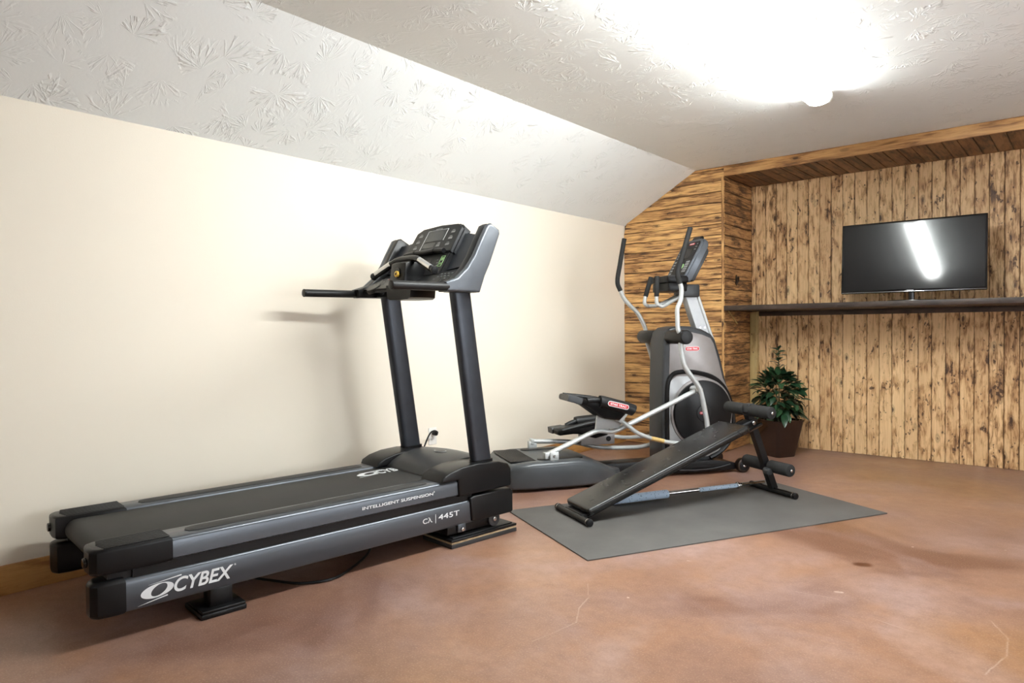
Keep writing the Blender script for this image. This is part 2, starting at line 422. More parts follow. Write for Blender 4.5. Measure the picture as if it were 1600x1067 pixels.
def lettering(text, w, h, mat, parent, origin, ex, ey, shear=0.0, bold=0.0, name='lettering', depth=0.0012):
    """flat print: text fitted to a w x h box whose lower-left corner sits at origin, along ex / ey"""
    cu = bpy.data.curves.new('t', 'FONT'); cu.body = text; cu.size = 1.0; cu.shear = shear; cu.offset = bold; cu.extrude = 0.01
    t = bpy.data.objects.new('t', cu); COL.objects.link(t)
    dg = bpy.context.evaluated_depsgraph_get()
    me = bpy.data.meshes.new_from_object(t.evaluated_get(dg))
    bpy.data.objects.remove(t); bpy.data.curves.remove(cu)
    xs = [v.co.x for v in me.vertices]; ys = [v.co.y for v in me.vertices]
    sx, sy = w / (max(xs) - min(xs)), h / (max(ys) - min(ys)); x0, y0 = min(xs), min(ys)
    ex, ey = Vector(ex).normalized(), Vector(ey).normalized(); ez = ex.cross(ey)
    for v in me.vertices:
        c = v.co.copy()
        v.co = Vector(origin) + ex * (c.x - x0) * sx + ey * (c.y - y0) * sy + ez * (depth if c.z > 0 else -depth * 0.3)
    me.materials.clear(); me.materials.append(M[mat])
    o = bpy.data.objects.new(name, me); COL.objects.link(o); o.parent = parent
    return o

def plate_on(bm, origin, ex, ey, pts, t=0.0012):
    """thin print: polygon pts (a,b) in the ex / ey plane"""
    ex, ey = Vector(ex).normalized(), Vector(ey).normalized(); ez = ex.cross(ey); o = Vector(origin)
    g_loft(bm, [[o + ex * a + ey * b - ez * t * 0.3 for a, b in pts], [o + ex * a + ey * b + ez * t for a, b in pts]])
    return bm
def rect(a, b, w, h): return [(a, b), (a + w, b), (a + w, b + h), (a, b + h)]
def pill(a, b, w, h, n=6):
    r = h / 2; out = []
    for i in range(n + 1): t = -math.pi / 2 + math.pi * i / n; out.append((a + w - r + math.cos(t) * r, b + r + math.sin(t) * r))
    for i in range(n + 1): t = math.pi / 2 + math.pi * i / n; out.append((a + r + math.cos(t) * r, b + r + math.sin(t) * r))
    return out
def oval(a, b, rx, ry, n=20): return [(a + rx * math.cos(2 * math.pi * i / n), b + ry * math.sin(2 * math.pi * i / n)) for i in range(n)]

# ------------------------------------------------------------------ the room
bm = B(); g_box(bm, -0.15, RX + .15, Y0 - .15, YB + .15, -0.12, 0.0)
struct(obj('floor', bm, 'floor'), 'glossy brown stained concrete floor')
bm = B(); g_box(bm, -0.15, 0.0, Y0 - .15, YB + .15, -0.02, ZW + 0.12)
struct(obj('wall_left', bm, 'wall'), 'plain cream painted side wall')
bm = B(); g_prism(bm, [(-.15, ZW), (0, ZW), (XC, ZC), (RX - XC, ZC), (RX, ZW), (RX + .15, ZW), (RX + .15, ZC + .25), (-.15, ZC + .25)], 'y', Y0 - .1, YF + 0.02)
struct(obj('ceiling', bm, 'ceiling', sharp=10), 'white brush-textured ceiling with sloping side')

# right wall and rear wall stand outside the photograph; their windows are assumed, added to let in fill daylight
def wall_with_holes(name, axis, c0, c1, a0, a1, z0, z1, holes):
    bm = B(); xs = sorted({a0, a1, *[h[0] for h in holes], *[h[1] for h in holes]})
    for p, q in zip(xs, xs[1:]):
        hs = [h for h in holes if h[0] <= p and h[1] >= q]
        spans = [(z0, z1)] if not hs else [(z0, hs[0][2]), (hs[0][3], z1)]
        for s0, s1 in spans:
            if axis == 'x': g_box(bm, c0, c1, p, q, s0, s1)
            else: g_box(bm, p, q, c0, c1, s0, s1)
    return struct(obj(name, bm, 'wall'))
REAR_FILL_WIN = [(3.8, 5.4, 0.70, 2.0)]
RIGHT_FILL_WIN = [(1.4, 3.0, 0.70, 1.95), (3.6, 5.2, 0.70, 1.95)]
wall_with_holes('wall_rear', 'y', Y0 - .15, Y0, -0.1, RX + .1, -.02, ZC + .2, REAR_FILL_WIN)
wall_with_holes('wall_right', 'x', RX, RX + .15, Y0 - .15, YB + .15, -.02, ZW + .12, RIGHT_FILL_WIN)
wi = 0
for axis, wins in (('y', REAR_FILL_WIN), ('x', RIGHT_FILL_WIN)):
    for a0, a1, z0, z1 in wins:
        wi += 1
        c = Y0 - .08 if axis == 'y' else RX + .08
        fr = B()
        def seg_box(bmx, p, q, s, t, d):
            if axis == 'y': g_box(bmx, p, q, c - d, c + d, s, t, 0.004)
            else: g_box(bmx, c - d, c + d, p, q, s, t, 0.004)
        w = .05
        seg_box(fr, a0, a0 + w, z0, z1, .035); seg_box(fr, a1 - w, a1, z0, z1, .035)
        seg_box(fr, a0 + w, a1 - w, z0, z0 + w, .035); seg_box(fr, a0 + w, a1 - w, z1 - w, z1, .035)
        seg_box(fr, a0 + w, a1 - w, (z0 + z1) / 2 - .02, (z0 + z1) / 2 + .02, .03)
        f = struct(obj('fill_window_%d' % wi, fr, 'white_trim'))
        for s, t in ((z0 + w, (z0 + z1) / 2 - .02), ((z0 + z1) / 2 + .02, z1 - w)):
            pb = B(); seg_box(pb, a0 + w, a1 - w, s, t, .004); obj('pane', pb, 'pane', f)

# pier, alcove and soffit: backing walls that carry single planks
PT = 0.016
def plank_mesh(L, w=PW, t=PT, top=None, gap=0.0030):
    """plank along local Z, width along X, face at -Y; top = (z at x0, z at x1) for a slanted end"""
    z1 = top or (L, L)
    b = B()
    x0, x1 = gap / 2, w - gap / 2; e = 0.0022
    prof = [(x0, 0), (x0, -t + e), (x0 + e, -t), (x1 - e, -t), (x1, -t + e), (x1, 0)]
    lo = [b.verts.new((p[0], p[1], 0)) for p in prof]
    hi = [b.verts.new((p[0], p[1], z1[0] + (z1[1] - z1[0]) * (p[0] - x0) / (x1 - x0))) for p in prof]
    b.faces.new(lo); b.faces.new(hi)
    for i in range(6): b.faces.new((lo[i], lo[(i + 1) % 6], hi[(i + 1) % 6], hi[i]))
    bmesh.ops.recalc_face_normals(b, faces=b.faces[:])
    me = bpy.data.meshes.new('plank'); b.to_mesh(me); b.free(); return me
def put_plank(me, mat, parent, mtx):
    if not me.materials: me.materials.append(M[mat])
    o = bpy.data.objects.new('plank', me); COL.objects.link(o); o.parent = parent
    o.matrix_world = mtx; return o
def frame(o, ex, ey, ez):
    return Matrix(((ex[0], ey[0], ez[0], o[0]), (ex[1], ey[1], ez[1], o[1]), (ex[2], ey[2], ez[2], o[2]), (0, 0, 0, 1)))
jit = lambda: random.uniform(0, 0.0022)

bm = B(); g_box(bm, -0.1, RX + .1, YB + PT, YB + .14, -.02, ZC + .2)
wb = struct(obj('wall_back', bm, 'shelf_wood'), 'recessed wall of scorched vertical pine planks')
XR = RX - XS
nb = int((XR - XS) / PW) + 2
me_b = plank_mesh(ZS - 0.002)
x_first = 1.558 - 6 * PW
for k in range(nb):
    x = x_first + k * PW
    a, c = max(x, XS), min(x + PW, XR)
    if c - a < 0.01: continue
    me = me_b if (a == x and c == x + PW) else plank_mesh(ZS - 0.002, c - a)
    put_plank(me, 'plank_back', wb, frame((a, YB + PT - jit(), 0.002), (1, 0, 0), (0, 1, 0), (0, 0, 1)))

for side, nm in ((0, 'wall_back_left'), (1, 'wall_back_right')):
    bm = B()
    if side == 0: g_box(bm, -0.02, XS - PT, YF + PT, YB + .05, -.02, ZC + .1)
    else: g_box(bm, XR + PT, RX + .02, YF + PT, YB + .05, -.02, ZC + .1)
    wp = struct(obj(nm, bm, 'shelf_wood'), 'pier of scorched horizontal pine planks beside the alcove' if side == 0 else None)
    nrow = int(ZC / PW) + 1
    slope = (ZC - ZW) / XC
    for k in range(nrow):
        z0 = 0.002 + k * PW; z1 = min(z0 + PW, ZC - 0.001)
        if z1 - z0 < 0.012: continue
        # front plank: local Z runs from the alcove corner towards the side wall, local X points up or down
        cut = lambda z: 0.0 if z <= ZW else (z - ZW) / slope
        L0, L1 = XS - cut(z0) - .001, XS - cut(z1) - .001
        if side == 0:
            me = plank_mesh(0, z1 - z0, PT, (L0, L1))
            put_plank(me, 'plank_pier', wp, frame((XS, YF + PT - jit(), z0), (0, 0, 1), (0, 1, 0), (-1, 0, 0)))
        else:
            me = plank_mesh(0, z1 - z0, PT, (L1, L0))
            put_plank(me, 'plank_pier', wp, frame((XR, YF + PT - jit(), z1), (0, 0, -1), (0, 1, 0), (1, 0, 0)))
        # plank on the alcove side
        if z0 < ZS - .01:
            zt = min(z1, ZS - .001)
            me = plank_mesh(YB - YF - PT - .002, zt - z0)
            if side == 0: put_plank(me, 'plank_side', wp, frame((XS - PT + jit(), YF + PT + .001, zt), (0, 0, -1), (-1, 0, 0), (0, 1, 0)))
            else: put_plank(me, 'plank_side', wp, frame((XR + PT - jit(), YF + PT + .001, z0), (0, 0, 1), (1, 0, 0), (0, 1, 0)))
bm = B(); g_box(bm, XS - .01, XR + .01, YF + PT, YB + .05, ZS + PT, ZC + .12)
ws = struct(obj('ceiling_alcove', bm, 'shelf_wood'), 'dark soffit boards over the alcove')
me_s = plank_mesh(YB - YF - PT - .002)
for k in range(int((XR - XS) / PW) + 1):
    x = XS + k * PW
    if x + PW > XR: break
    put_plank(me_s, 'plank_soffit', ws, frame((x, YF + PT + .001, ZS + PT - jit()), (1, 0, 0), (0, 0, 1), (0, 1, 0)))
# fascia board above the alcove opening (own frame so that the grain runs lengthwise)
bm = B(); g_box(bm, 0, ZC - ZS - .001, -PT, 0, 0, XR - XS, 0.002)
o = obj('trim_1', bm, 'fascia'); struct(o, 'scorched pine fascia board under the ceiling')
o.matrix_world = frame((XS, YF + PT - .003, ZC - .001), (0, 0, -1), (0, 1, 0), (1, 0, 0))
# corner bead of the pier
bm = B(); g_box(bm, 0, 0.022, -0.006, 0, 0, ZS - .003, 0.002)
o = obj('trim_2', bm, 'fascia'); struct(o); o.matrix_world = frame((XS - .022, YF - .001, .002), (1, 0, 0), (0, 1, 0), (0, 0, 1))
# shelf post in the alcove corner
bm = B(); g_box(bm, 0, 0.068, -0.055, 0, 0, 1.272, 0.004)
o = obj('shelf_post', bm, 'post_wood'); tag(o, 'raw pine post in the alcove corner holding up the shelf', 'post')
o.matrix_world = frame((XS + .004, YB - .006, 0.0), (1, 0, 0), (0, 1, 0), (0, 0, 1))
# baseboard along the left wall
bm = B(); g_prism(bm, [(0, 0), (0, -.014), (.112, -.014), (.124, -.006), (.126, 0)], 'z', 0, YF - Y0 - .004)
o = obj('baseboard_left', bm, 'baseboard'); struct(o, 'honey pine baseboard')
o.matrix_world = frame((0.0, Y0 + .002, 0.0), (0, 0, 1), (-1, 0, 0), (0, 1, 0))

# long shelf across the alcove
SHT = 1.318
sh = thing('shelf', 'long dark wooden shelf across the plank alcove under the television', 'shelf', (XS, 5.88, SHT))
bm = B(); g_box(bm, 0, 0.65, -0.042, 0, 0, XR - XS - .012, 0.003)
o = obj('shelf_board', bm, 'shelf_wood', sh); o.matrix_local = frame((0.006, .66, -.042), (0, -1, 0), (0, 0, -1), (1, 0, 0))
bm = B(); g_box(bm, 0, 0.045, -0.02, 0, 0, XR - XS - .09, 0.003)
o = obj('support_cleat', bm, 'shelf_wood', sh); o.matrix_local = frame((0.078, YB - 5.88 - .004, -.043), (0, 0, -1), (0, 1, 0), (1, 0, 0))
bm = B(); g_tube(bm, [(0.012, .10, -.045), (0.012, .30, -.16)], .006, 8, smooth=False); obj('brace', bm, 'post_wood', sh)

# ------------------------------------------------------------------ lamp
lp = thing('ceiling_light', 'long white fluorescent strip light glowing on the ceiling', 'ceiling light', (2.265, 3.25, ZC))
bm = B(); g_box(bm, -.055, .055, -1.215, 1.215, -.028, -.001, .004); obj('housing', bm, 'white_trim', lp)
prof = [(-.07, -.02), (-.072, -.045), (-.055, -.075), (-.02, -.086), (.02, -.086), (.055, -.075), (.072, -.045), (.07, -.02)]
bm = B(); g_prism(bm, prof, 'y', -1.20, 1.20); obj('diffuser', bm, 'lamp', lp, 50)
for s in (-1, 1):
    bm = B(); g_prism(bm, [(a * 1.03, b * 1.03 + .0005) for a, b in prof], 'y', 1.20 * s, 1.222 * s, .003); obj('end_cap', bm, 'white_plastic', lp)

# ------------------------------------------------------------------ television
tv = thing('television', 'flat black television standing tilted on the dark shelf', 'television', (2.447, 6.20, SHT), 0)
bm = B(); g_prism(bm, pill(-.17, -.10, .34, .20), 'z', 0.0, .012, .004); obj('base', bm, 'tv_body', tv)
bm = B(); g_cyl(bm, (0, .03, .008), (0, .03, .20), .022, 20); obj('neck', bm, 'tv_body', tv)
TVM = Matrix.Translation((0, 0, .362)) @ Matrix.Rotation(R(2.2), 4, 'Z') @ Matrix.Rotation(R(-5.0), 4, 'X')
W2, H2 = .503, .288
bm = B(); g_box(bm, -W2, W2, -.012, .022, -H2, H2, .005); g_box(bm, -.3, .3, .02, .055, -.2, .14, .02)
body = obj('housing', bm, 'tv_body', tv); body.matrix_local = TVM
bm = B(); g_box(bm, -W2 + .014, W2 - .014, -.0135, -.011, -H2 + .022, H2 - .014); obj('screen', bm, 'tv_screen', body)
bm = B(); g_box(bm, -W2 + .004, W2 - .004, -.0145, -.011, -H2 + .003, -H2 + .007, .001); obj('trim_strip', bm, 'chrome', body)
bm = B(); plate_on(bm, (-.024, -.0125, -H2 + .010), (1, 0, 0), (0, 0, 1), rect(0, 0, .048, .006)); obj('logo_strip', bm, 'white_print', body)

# ------------------------------------------------------------------ small wall things
hk = thing('wall_hook', 'small dark iron ring hook on the alcove side planks', 'hook', (XS + .001, 6.18, 1.56))
bm = B(); g_prism(bm, oval(0, 0, .018, .05), 'x', 0.0, .006, .002); obj('plate', bm, 'iron', hk)
bm = B(); g_tube(bm, [(.012 + .012 * math.sin(t), .02 * math.cos(t), -.005 + .034 * math.sin(t)) for t in [i * math.pi / 8 for i in range(17)]], .006, 8, 2); obj('ring', bm, 'iron', hk)

ol = thing('power_outlet', 'white wall outlet plate behind the treadmill', 'outlet', (0.0, 3.308, .373))
bm = B(); g_box(bm, 0.0, .006, -.038, .038, -.060, .060, .003); obj('cover_plate', bm, 'white_plastic', ol)
for s in (-1, 1):
    bm = B(); g_prism(bm, pill(-.017, s * .022 - .014, .034, .028), 'x', .005, .009, .001); f = obj('receptacle', bm, 'white_plastic', ol)
    for yy in (-.006, .006):
        bm = B(); g_box(bm, .0088, .0093, yy - .001, yy + .001, s * .022 - .004, s * .022 + .005); obj('slot', bm, 'black', f)
bm = B(); g_tube(bm, [(.50, 1.35, .007), (.62, 1.55, .007), (.748, 1.611, .007), (.895, 1.68, .007), (.958, 1.803, .007), (.90, 1.96, .007), (.80, 2.12, .007), (.70, 2.2, .007), (.55, 2.2, .007)], .006, 8)
tag(obj('floor_cable', bm, 'black'), 'loose black cable looping on the floor under the treadmill', 'cable')

# ------------------------------------------------------------------ treadmill: local x = towards the room, y = front, z = up
TA = R(-6.0)
tw = Vector((-math.cos(R(6)), math.sin(R(6)), 0)); ta = Vector((math.sin(R(6)), math.cos(R(6)), 0))
torg = Vector((1.0, 1.0, 0)) + tw * .475
tm = thing('treadmill', 'large grey and black treadmill standing along the cream wall', 'treadmill', torg, TA)
RT, BT = .345, .336
for s in (1, -1):
    X = lambda a, b: (min(s * a, s * b), max(s * a, s * b))
    rail_lo = [(.375, .118), (.375, .212), (.371, .221), (.362, .226), (.318, .228), (.305, .222), (.305, .112), (.315, .105), (.366, .106)]
    bm = B(); g_prism(bm, [(s * a, b) for a, b in rail_lo], 'y', -.045, 1.60); lo = obj('lower_rail', bm, 'tm_grey', tm, 50)
    rail_up = [(.376, .268), (.376, .330), (.372, .339), (.362, RT), (.245, RT), (.238, RT - .006), (.238, .262), (.366, .262)]
    bm = B(); g_prism(bm, [(s * a, b) for a, b in rail_up], 'y', .10, 1.50); hi = obj('upper_rail', bm, 'tm_grey', tm, 50)
    bm = B(); g_prism(bm, [(s * .366, .222), (s * .366, .266), (s * .25, .266), (s * .25, .222)], 'y', -.02, 1.6); obj('rail_channel', bm, 'black', tm)
    bm = B(); g_prism(bm, [(s * a, b) for a, b in pill(-.05, 0, .10, 1.10)] if False else [(s * (.308 + dx), y) for dx, y in [(-.036, .22), (-.026, .19), (0, .18), (.026, .19), (.036, .22), (.036, 1.30), (.026, 1.33), (0, 1.34), (-.026, 1.33), (-.036, 1.30)]], 'z', RT - .002, RT + .0035, .001)
    obj('foot_strip', bm, 'rubber', hi)
    # end caps
    cap = [(.379, -.10), (.374, -.135), (.35, -.155), (.29, -.158), (.25, -.15), (.232, -.12), (.232, .115), (.379, .115)]
    bm = B(); g_prism(bm, [(s * a, b) for a, b in cap], 'z', .255, .352, .015, 4); ec = obj('rail_end_cap', bm, 'black', tm)
    for k in range(9):
        bm = B(); xx = .246 + k * .0145; g_box(bm, *X(xx, xx + .007), -.125 + .012 * abs(k - 4) / 4, .108, .3515, .3545, .0012); obj('ridge', bm, 'soft_black', ec)
    bm = B(); g_cyl(bm, (s * .315, -.150, .30), (s * .315, -.168, .30), .018, 16, .003); obj('adjuster_bolt', bm, 'black_gloss', ec)
    cap2 = [(.377, -.10), (.372, -.135), (.35, -.155), (.31, -.158), (.28, -.14), (.275, -.10), (.275, -.025), (.377, -.045)]
    bm = B(); g_prism(bm, [(s * a, b) for a, b in cap2], 'z', .100, .234, .018, 4); obj('lower_end_cap', bm, 'black', tm)
    bm = B(); g_box(bm, *X(.29, .355), -.10, .02, .22, .27); obj('cap_spacer', bm, 'black', tm)
    # covers at the front
    cov = [(1.385, .345), (1.395, .368), (1.44, .390), (1.52, .408), (1.63, .414), (1.78, .404), (1.845, .385), (1.868, .355), (1.872, .270), (1.862, .258), (1.50, .258), (1.495, .345)]
    bm = B(); g_prism(bm, cov, 'x', *X(.205, .388), .010, 3); obj('post_cover', bm, 'black', tm, 40)
    cov2 = [(1.585, .118), (1.575, .238), (1.60, .246), (1.86, .246), (1.882, .232), (1.882, .118), (1.87, .110), (1.60, .110)]
    bm = B(); g_prism(bm, cov2, 'x', *X(.24, .388), .010, 3); obj('front_cover', bm, 'black', tm, 40)
    # posts: leaning back, flattened oval section
    ring = lambda cy, z, k=1.0: [Vector((s * .325 + .030 * math.copysign(abs(math.cos(t)) ** .55, math.cos(t)), cy + .062 * k * math.copysign(abs(math.sin(t)) ** .55, math.sin(t)), z)) for t in [2 * math.pi * j / 28 for j in range(28)]]
    bm = B(); g_loft(bm, [ring(1.702, .395), ring(1.56, 1.345, .96)]); obj('post', bm, 'tm_dark', tm, 50)
    bm = B(); g_loft(bm, [[Vector((s * .325, 1.700, 0)) + (p - Vector((s * .325, 1.702, 0))) * 1.12 if False else Vector((s * .325 + (p.x - s * .325) * 1.15, 1.703 + (p.y - 1.703) * 1.1, z)) for p in ring(1.703, 0)] for z in (.400, .421)]); obj('post_collar', bm, 'black', tm, 50)
    # handlebar
    bm = B(); g_cyl(bm, (s * .432, 1.07, 1.333), (s * .432, 1.40, 1.336), .0215, 24, .004); hb = obj('handlebar', bm, 'soft_black', tm)
    bm = B(); g_cyl(bm, (s * .432, 1.064, 1.333), (s * .432, 1.074, 1.333), .0225, 24, .003); obj('end_plug', bm, 'black', hb)
    # console wing: swept plate from handlebar up to the head
    outer = [(1.385, 1.312), (1.60, 1.314), (1.635, 1.40), (1.668, 1.46), (1.742, 1.628), (1.738, 1.650), (1.680, 1.680), (1.655, 1.668), (1.605, 1.58), (1.565, 1.505), (1.515, 1.438), (1.45, 1.384), (1.375, 1.360)]
    bm = B(); g_prism(bm, outer, 'x', *X(.418, .452), .012, 3); cwg = obj('console_wing', bm, 'tm_silver', tm, 40)
    bm = B(); g_prism(bm, outer, 'x', *X(.372, .420), .008); obj('wing_lining', bm, 'black', cwg, 40)
    under = [(1.50, 1.318), (1.632, 1.316), (1.655, 1.40), (1.70, 1.50), (1.745, 1.60), (1.72, 1.60), (1.60, 1.42), (1.52, 1.37)]
    bm = B(); g_prism(bm, under, 'x', *X(.265, .388), .006); obj('wing_bracket', bm, 'gunmetal', tm, 40)
    # feet: rear foot plate and front caster
    bm = B(); g_box(bm, *X(.20, .388), .21, .39, .0, .022, .006); ft = obj('foot_plate', bm, 'black', tm)
    bm = B(); g_box(bm, *X(.23, .388), .215, .385, .022, .034, .004); g_box(bm, *X(.28, .36), .255, .345, .03, .108, .008); obj('foot_bracket', bm, 'black', ft)
    bm = B(); g_box(bm, *X(.25, .36), 1.44, 1.78, .062, .115, .006); obj('lift_arm', bm, 'black', tm)
    bm = B(); g_cyl(bm, (s * .335, 1.755, .093), (s * .372, 1.755, .093), .040, 24, .004); cw = obj('caster_wheel', bm, 'gunmetal', tm)
    bm = B(); g_cyl(bm, (s * .370, 1.755, .093), (s * .378, 1.755, .093), .012, 12, .002); obj('axle', bm, 'chrome', cw)
    bm = B(); g_box(bm, *X(.362, .376), 1.50, 1.55, .070, .112, .003); bt = obj('lift_bracket', bm, 'tm_grey', tm)
    bm = B(); g_cyl(bm, (s * .374, 1.525, .085), (s * .386, 1.525, .085), .011, 6, .002); obj('bolt', bm, 'chrome', bt)
    # levelling board under the front end
    o = thing('leveling_board', 'black padded leveling board under the treadmill front, ' + ('room side' if s > 0 else 'wall side'), 'board', torg + ta * 1.67 - tw * (s * .27), TA, 'leveling boards under the treadmill')
    bm = B(); g_box(bm, -.125, .125, -.23, .23, 0, .022, .004); obj('rubber_base', bm, 'rubber', o)
    bm = B(); g_box(bm, -.122, .122, -.227, .227, .022, .032, .001); obj('plywood_layer', bm, 'board_edge', o)
    bm = B(); g_box(bm, -.125, .125, -.23, .23, .032, .046, .004); g_box(bm, -.11, .11, -.21, .21, .044, .0525, .004); obj('rubber_top', bm, 'black', o)

# belt and deck
r_b = .045
belt = [(-.075 - r_b * 0 + r_b * -math.sin(t), BT - r_b + r_b * math.cos(t)) for t in [math.pi * i / 10 for i in range(11)]]
prof = belt[::-1] + [(1.56, BT), (1.56, BT - 2 * r_b)]
bm = B(); g_prism(bm, prof, 'x', -.236, .236, .003); bl = obj('running_belt', bm, 'belt', tm, 50)
bm = B(); g_box(bm, -.30, .30, .0, 1.58, .13, .25, .01); obj('deck_frame', bm, 'black', tm)
bm = B(); g_box(bm, -.135, .135, 1.0, 1.5, .035, .14, .01); obj('motor_pan', bm, 'black', tm)
hoodp = [(1.455, .338), (1.46, .356), (1.49, .383), (1.55, .412), (1.63, .430), (1.72, .432), (1.80, .416), (1.86, .375), (1.878, .32), (1.878, .12), (1.60, .12), (1.50, .33)]
rings = []
for xx, k in ((-.215, .90), (-.19, .95), (-.10, .99), (0, 1.0), (.10, .99), (.19, .95), (.215, .90)):
    rings.append([Vector((xx, y + .012 * (1 - k) * -8, .12 + (z - .12) * (1 - (1 - k) * .55))) for y, z in hoodp])
bm = B(); g_loft(bm, rings); hd = obj('motor_hood', bm, 'gunmetal', tm, 45)
bm = B(); g_loft(bm, [[Vector((.02 + .045 * math.cos(t), 1.66 + .03 * math.sin(t), z + .06 * 0)) for t in [2 * math.pi * i / 24 for i in range(24)]] for z in (.425, .4335)]); obj('emblem', bm, 'grey_print', hd)
bm = B(); g_loft(bm, [[Vector((.02 + .037 * math.cos(t), 1.66 + .023 * math.sin(t), z)) for t in [2 * math.pi * i / 24 for i in range(24)]] for z in (.43, .4342)]); obj('emblem_face', bm, 'gunmetal', hd)

# lettering on rails and belt
fx = .3762
NX, NY = (0, 1, 0), (0, 0, 1)
lo_n = [c for c in tm.children if c.name.startswith('lower_rail')][0]; hi_n = [c for c in tm.children if c.name.startswith('upper_rail')][0]
lettering('CYBEX', .222, .054, 'white_print', lo_n, (.3754, .118, .136), NX, NY, .28, .018)
lettering('\u00ae', .007, .007, 'white_print', lo_n, (.3754, .345, .184), NX, NY, 0, 0)
def swoosh(parent, o, ex, ey, k):
    out = [(math.cos(t) * .056 + .012 * math.sin(t), math.sin(t) * .0255) for t in [2 * math.pi * i / 40 for i in range(40)]]
    inn = [(.006 + math.cos(t) * .026 + .012 * math.sin(t), .001 + math.sin(t) * .0215) for t in [2 * math.pi * i / 40 for i in range(40)]]
    ex, ey = Vector(ex), Vector(ey); ez = ex.cross(ey); o = Vector(o); bm = B()
    P = lambda p, d: o + (ex * p[0] + ey * p[1]) * k + ez * d
    v = [[bm.verts.new(P(p, d)) for p in ring] for ring, d in ((out, .0012), (inn, .0012), (inn, -.0003), (out, -.0003))]
    for q, w_ in zip(v, v[1:] + v[:1]):
        for j in range(40): bm.faces.new((q[j], q[(j + 1) % 40], w_[(j + 1) % 40], w_[j]))
    for a, b_ in (((-.068, -.043), (.035, -.026)), ((-.03, .026), (.085, .037))):
        t0, t1 = Vector((*a, 0)), Vector((*b_, 0)); n_ = Vector((-(t1 - t0).y, (t1 - t0).x, 0)).normalized() * .0022
        g_loft(bm, [[P(t0, d), P(t1 - n_, d), P(t1 + n_, d)] for d in (-.0003, .0012)])
    bmesh.ops.recalc_face_normals(bm, faces=bm.faces[:])
    return obj('emblem', bm, 'white_print', parent)
swoosh(lo_n, (.3754, .060, .160), NX, NY, 1.0)
lettering('INTELLIGENT SUSPENSION', .405, .014, 'white_print', hi_n, (.3764, .934, .294), NX, NY, 0, .012)
lettering('3', .006, .008, 'white_print', hi_n, (.3764, 1.342, .306), NX, NY, 0, .01)
lettering('C\u03bb', .058, .026, 'white_print', lo_n, (.3754, 1.275, .160), NX, NY)
bm = B(); plate_on(bm, (.3754, 1.352, .150), NX, NY, rect(0, 0, .003, .045)); obj('divider', bm, 'white_print', lo_n)
lettering('445T', .135, .026, 'white_print', lo_n, (.3754, 1.372, .162), NX, NY)
lettering('CYBEX', .22, .085, 'white_print', bl, (-.085, 1.33, BT + .0006), (0, 1, 0), (-1, 0, 0), .28, .022)
swoosh(bl, (-.125, 1.275, BT + .0006), (0, 1, 0), (-1, 0, 0), 1.25)

# console head: panel leaning towards the runner
PN = Vector((0, -math.sin(R(58)), math.cos(R(58)))).normalized()     # face normal
PE = Vector((0, math.cos(R(58)), math.sin(R(58)))).normalized()      # up along the face
PO = Vector((0, 1.575, 1.512)) + PE * .045                                       # lower middle of upper panel
PXV = Vector((1, 0, 0))
def panel(name, pts, t0, t1, mat, bev=.006, parent=tm, org=PO, ey=PE, en=PN):
    bm = B(); b2 = B()
    lo = [b2.verts.new(org + PXV * a + ey * b + en * t0) for a, b in pts]; hi = [b2.verts.new(org + PXV * a + ey * b + en * t1) for a, b in pts]
    b2.faces.new(lo); b2.faces.new(hi); n = len(pts)
    for i in range(n): b2.faces.new((lo[i], lo[(i + 1) % n], hi[(i + 1) % n], hi[i]))
    bmesh.ops.recalc_face_normals(b2, faces=b2.faces[:])
    if bev: bmesh.ops.bevel(b2, geom=b2.edges[:], offset=bev, segments=2, affect='EDGES', clamp_overlap=True)
    join(bm, b2)
    return obj(name, bm, mat, parent, 40)
VS = lambda pts: [(a, b * .83) for a, b in pts]
# upper display hood (with curved shoulders)
hd2 = panel('console_head', VS([(-.225, -.02), (-.22, .20), (-.17, .242), (0, .255), (.17, .242), (.22, .20), (.225, -.02)]), -.075, .0, 'gunmetal', .014)
panel('display_panel', VS([(-.21, .0), (-.205, .195), (-.16, .228), (0, .240), (.16, .228), (.205, .195), (.21, .0)]), -.002, .004, 'black', .002, hd2)
panel('display_window', VS([(-.075, .10), (-.075, .19), (.075, .19), (.075, .10)]), .003, .0055, 'lcd', .001, hd2)
panel('display_window', VS([(-.075, .045), (-.075, .085), (.03, .085), (.03, .045)]), .003, .0055, 'lcd', .001, hd2)
def marks(parent, items, mat, org=PO, n=.0042, name='printed_mark', ey=PE):
    for a, b, w, h in items:
        bm = B(); plate_on(bm, org + PN * n, PXV, ey, rect(a, b, w, h)); obj(name, bm, mat, parent)
mk = []
for sx in (-1, 1):
    for i in range(3): mk.append((sx * .150 - .016, .05 + i * .052, .032, .016)); mk.append((sx * .150 - .012, .072 + i * .052, .02, .005))
for i in range(7): mk.append((-.085 + i * .026, .022, .015, .007))
mk += [(.05, .05, .03, .018), (.055, .072, .022, .012), (-.03, .203, .06, .008)]
marks(hd2, [(a, b * .83, w, h * .83) for a, b, w, h in mk], 'grey_print')
bm = B()
for a in (rect(-.09, .196, .18, .0025), rect(-.0925, .035, .0025, .163), rect(.09, .10, .0025, .098)): plate_on(bm, PO + PN * .0042, PXV, PE, VS(a))
obj('printed_frame', bm, 'white_print', hd2)
# reading ledge
bm = B(); g_tube(bm, [PO + PXV * x + PE * y + PN * .022 for x, y in ((-.18, -.012), (-.10, -.004), (0, -.006), (.10, -.004), (.18, -.012))], .014, 10); obj('reading_ledge', bm, 'black', tm)
for xx in (-.09, .09):
    bm = B(); g_cyl(bm, PO + PXV * (xx - .004) + PE * -.005 + PN * .022, PO + PXV * (xx + .004) + PE * -.005 + PN * .022, .0165, 14); obj('ledge_clip', bm, 'black', tm)
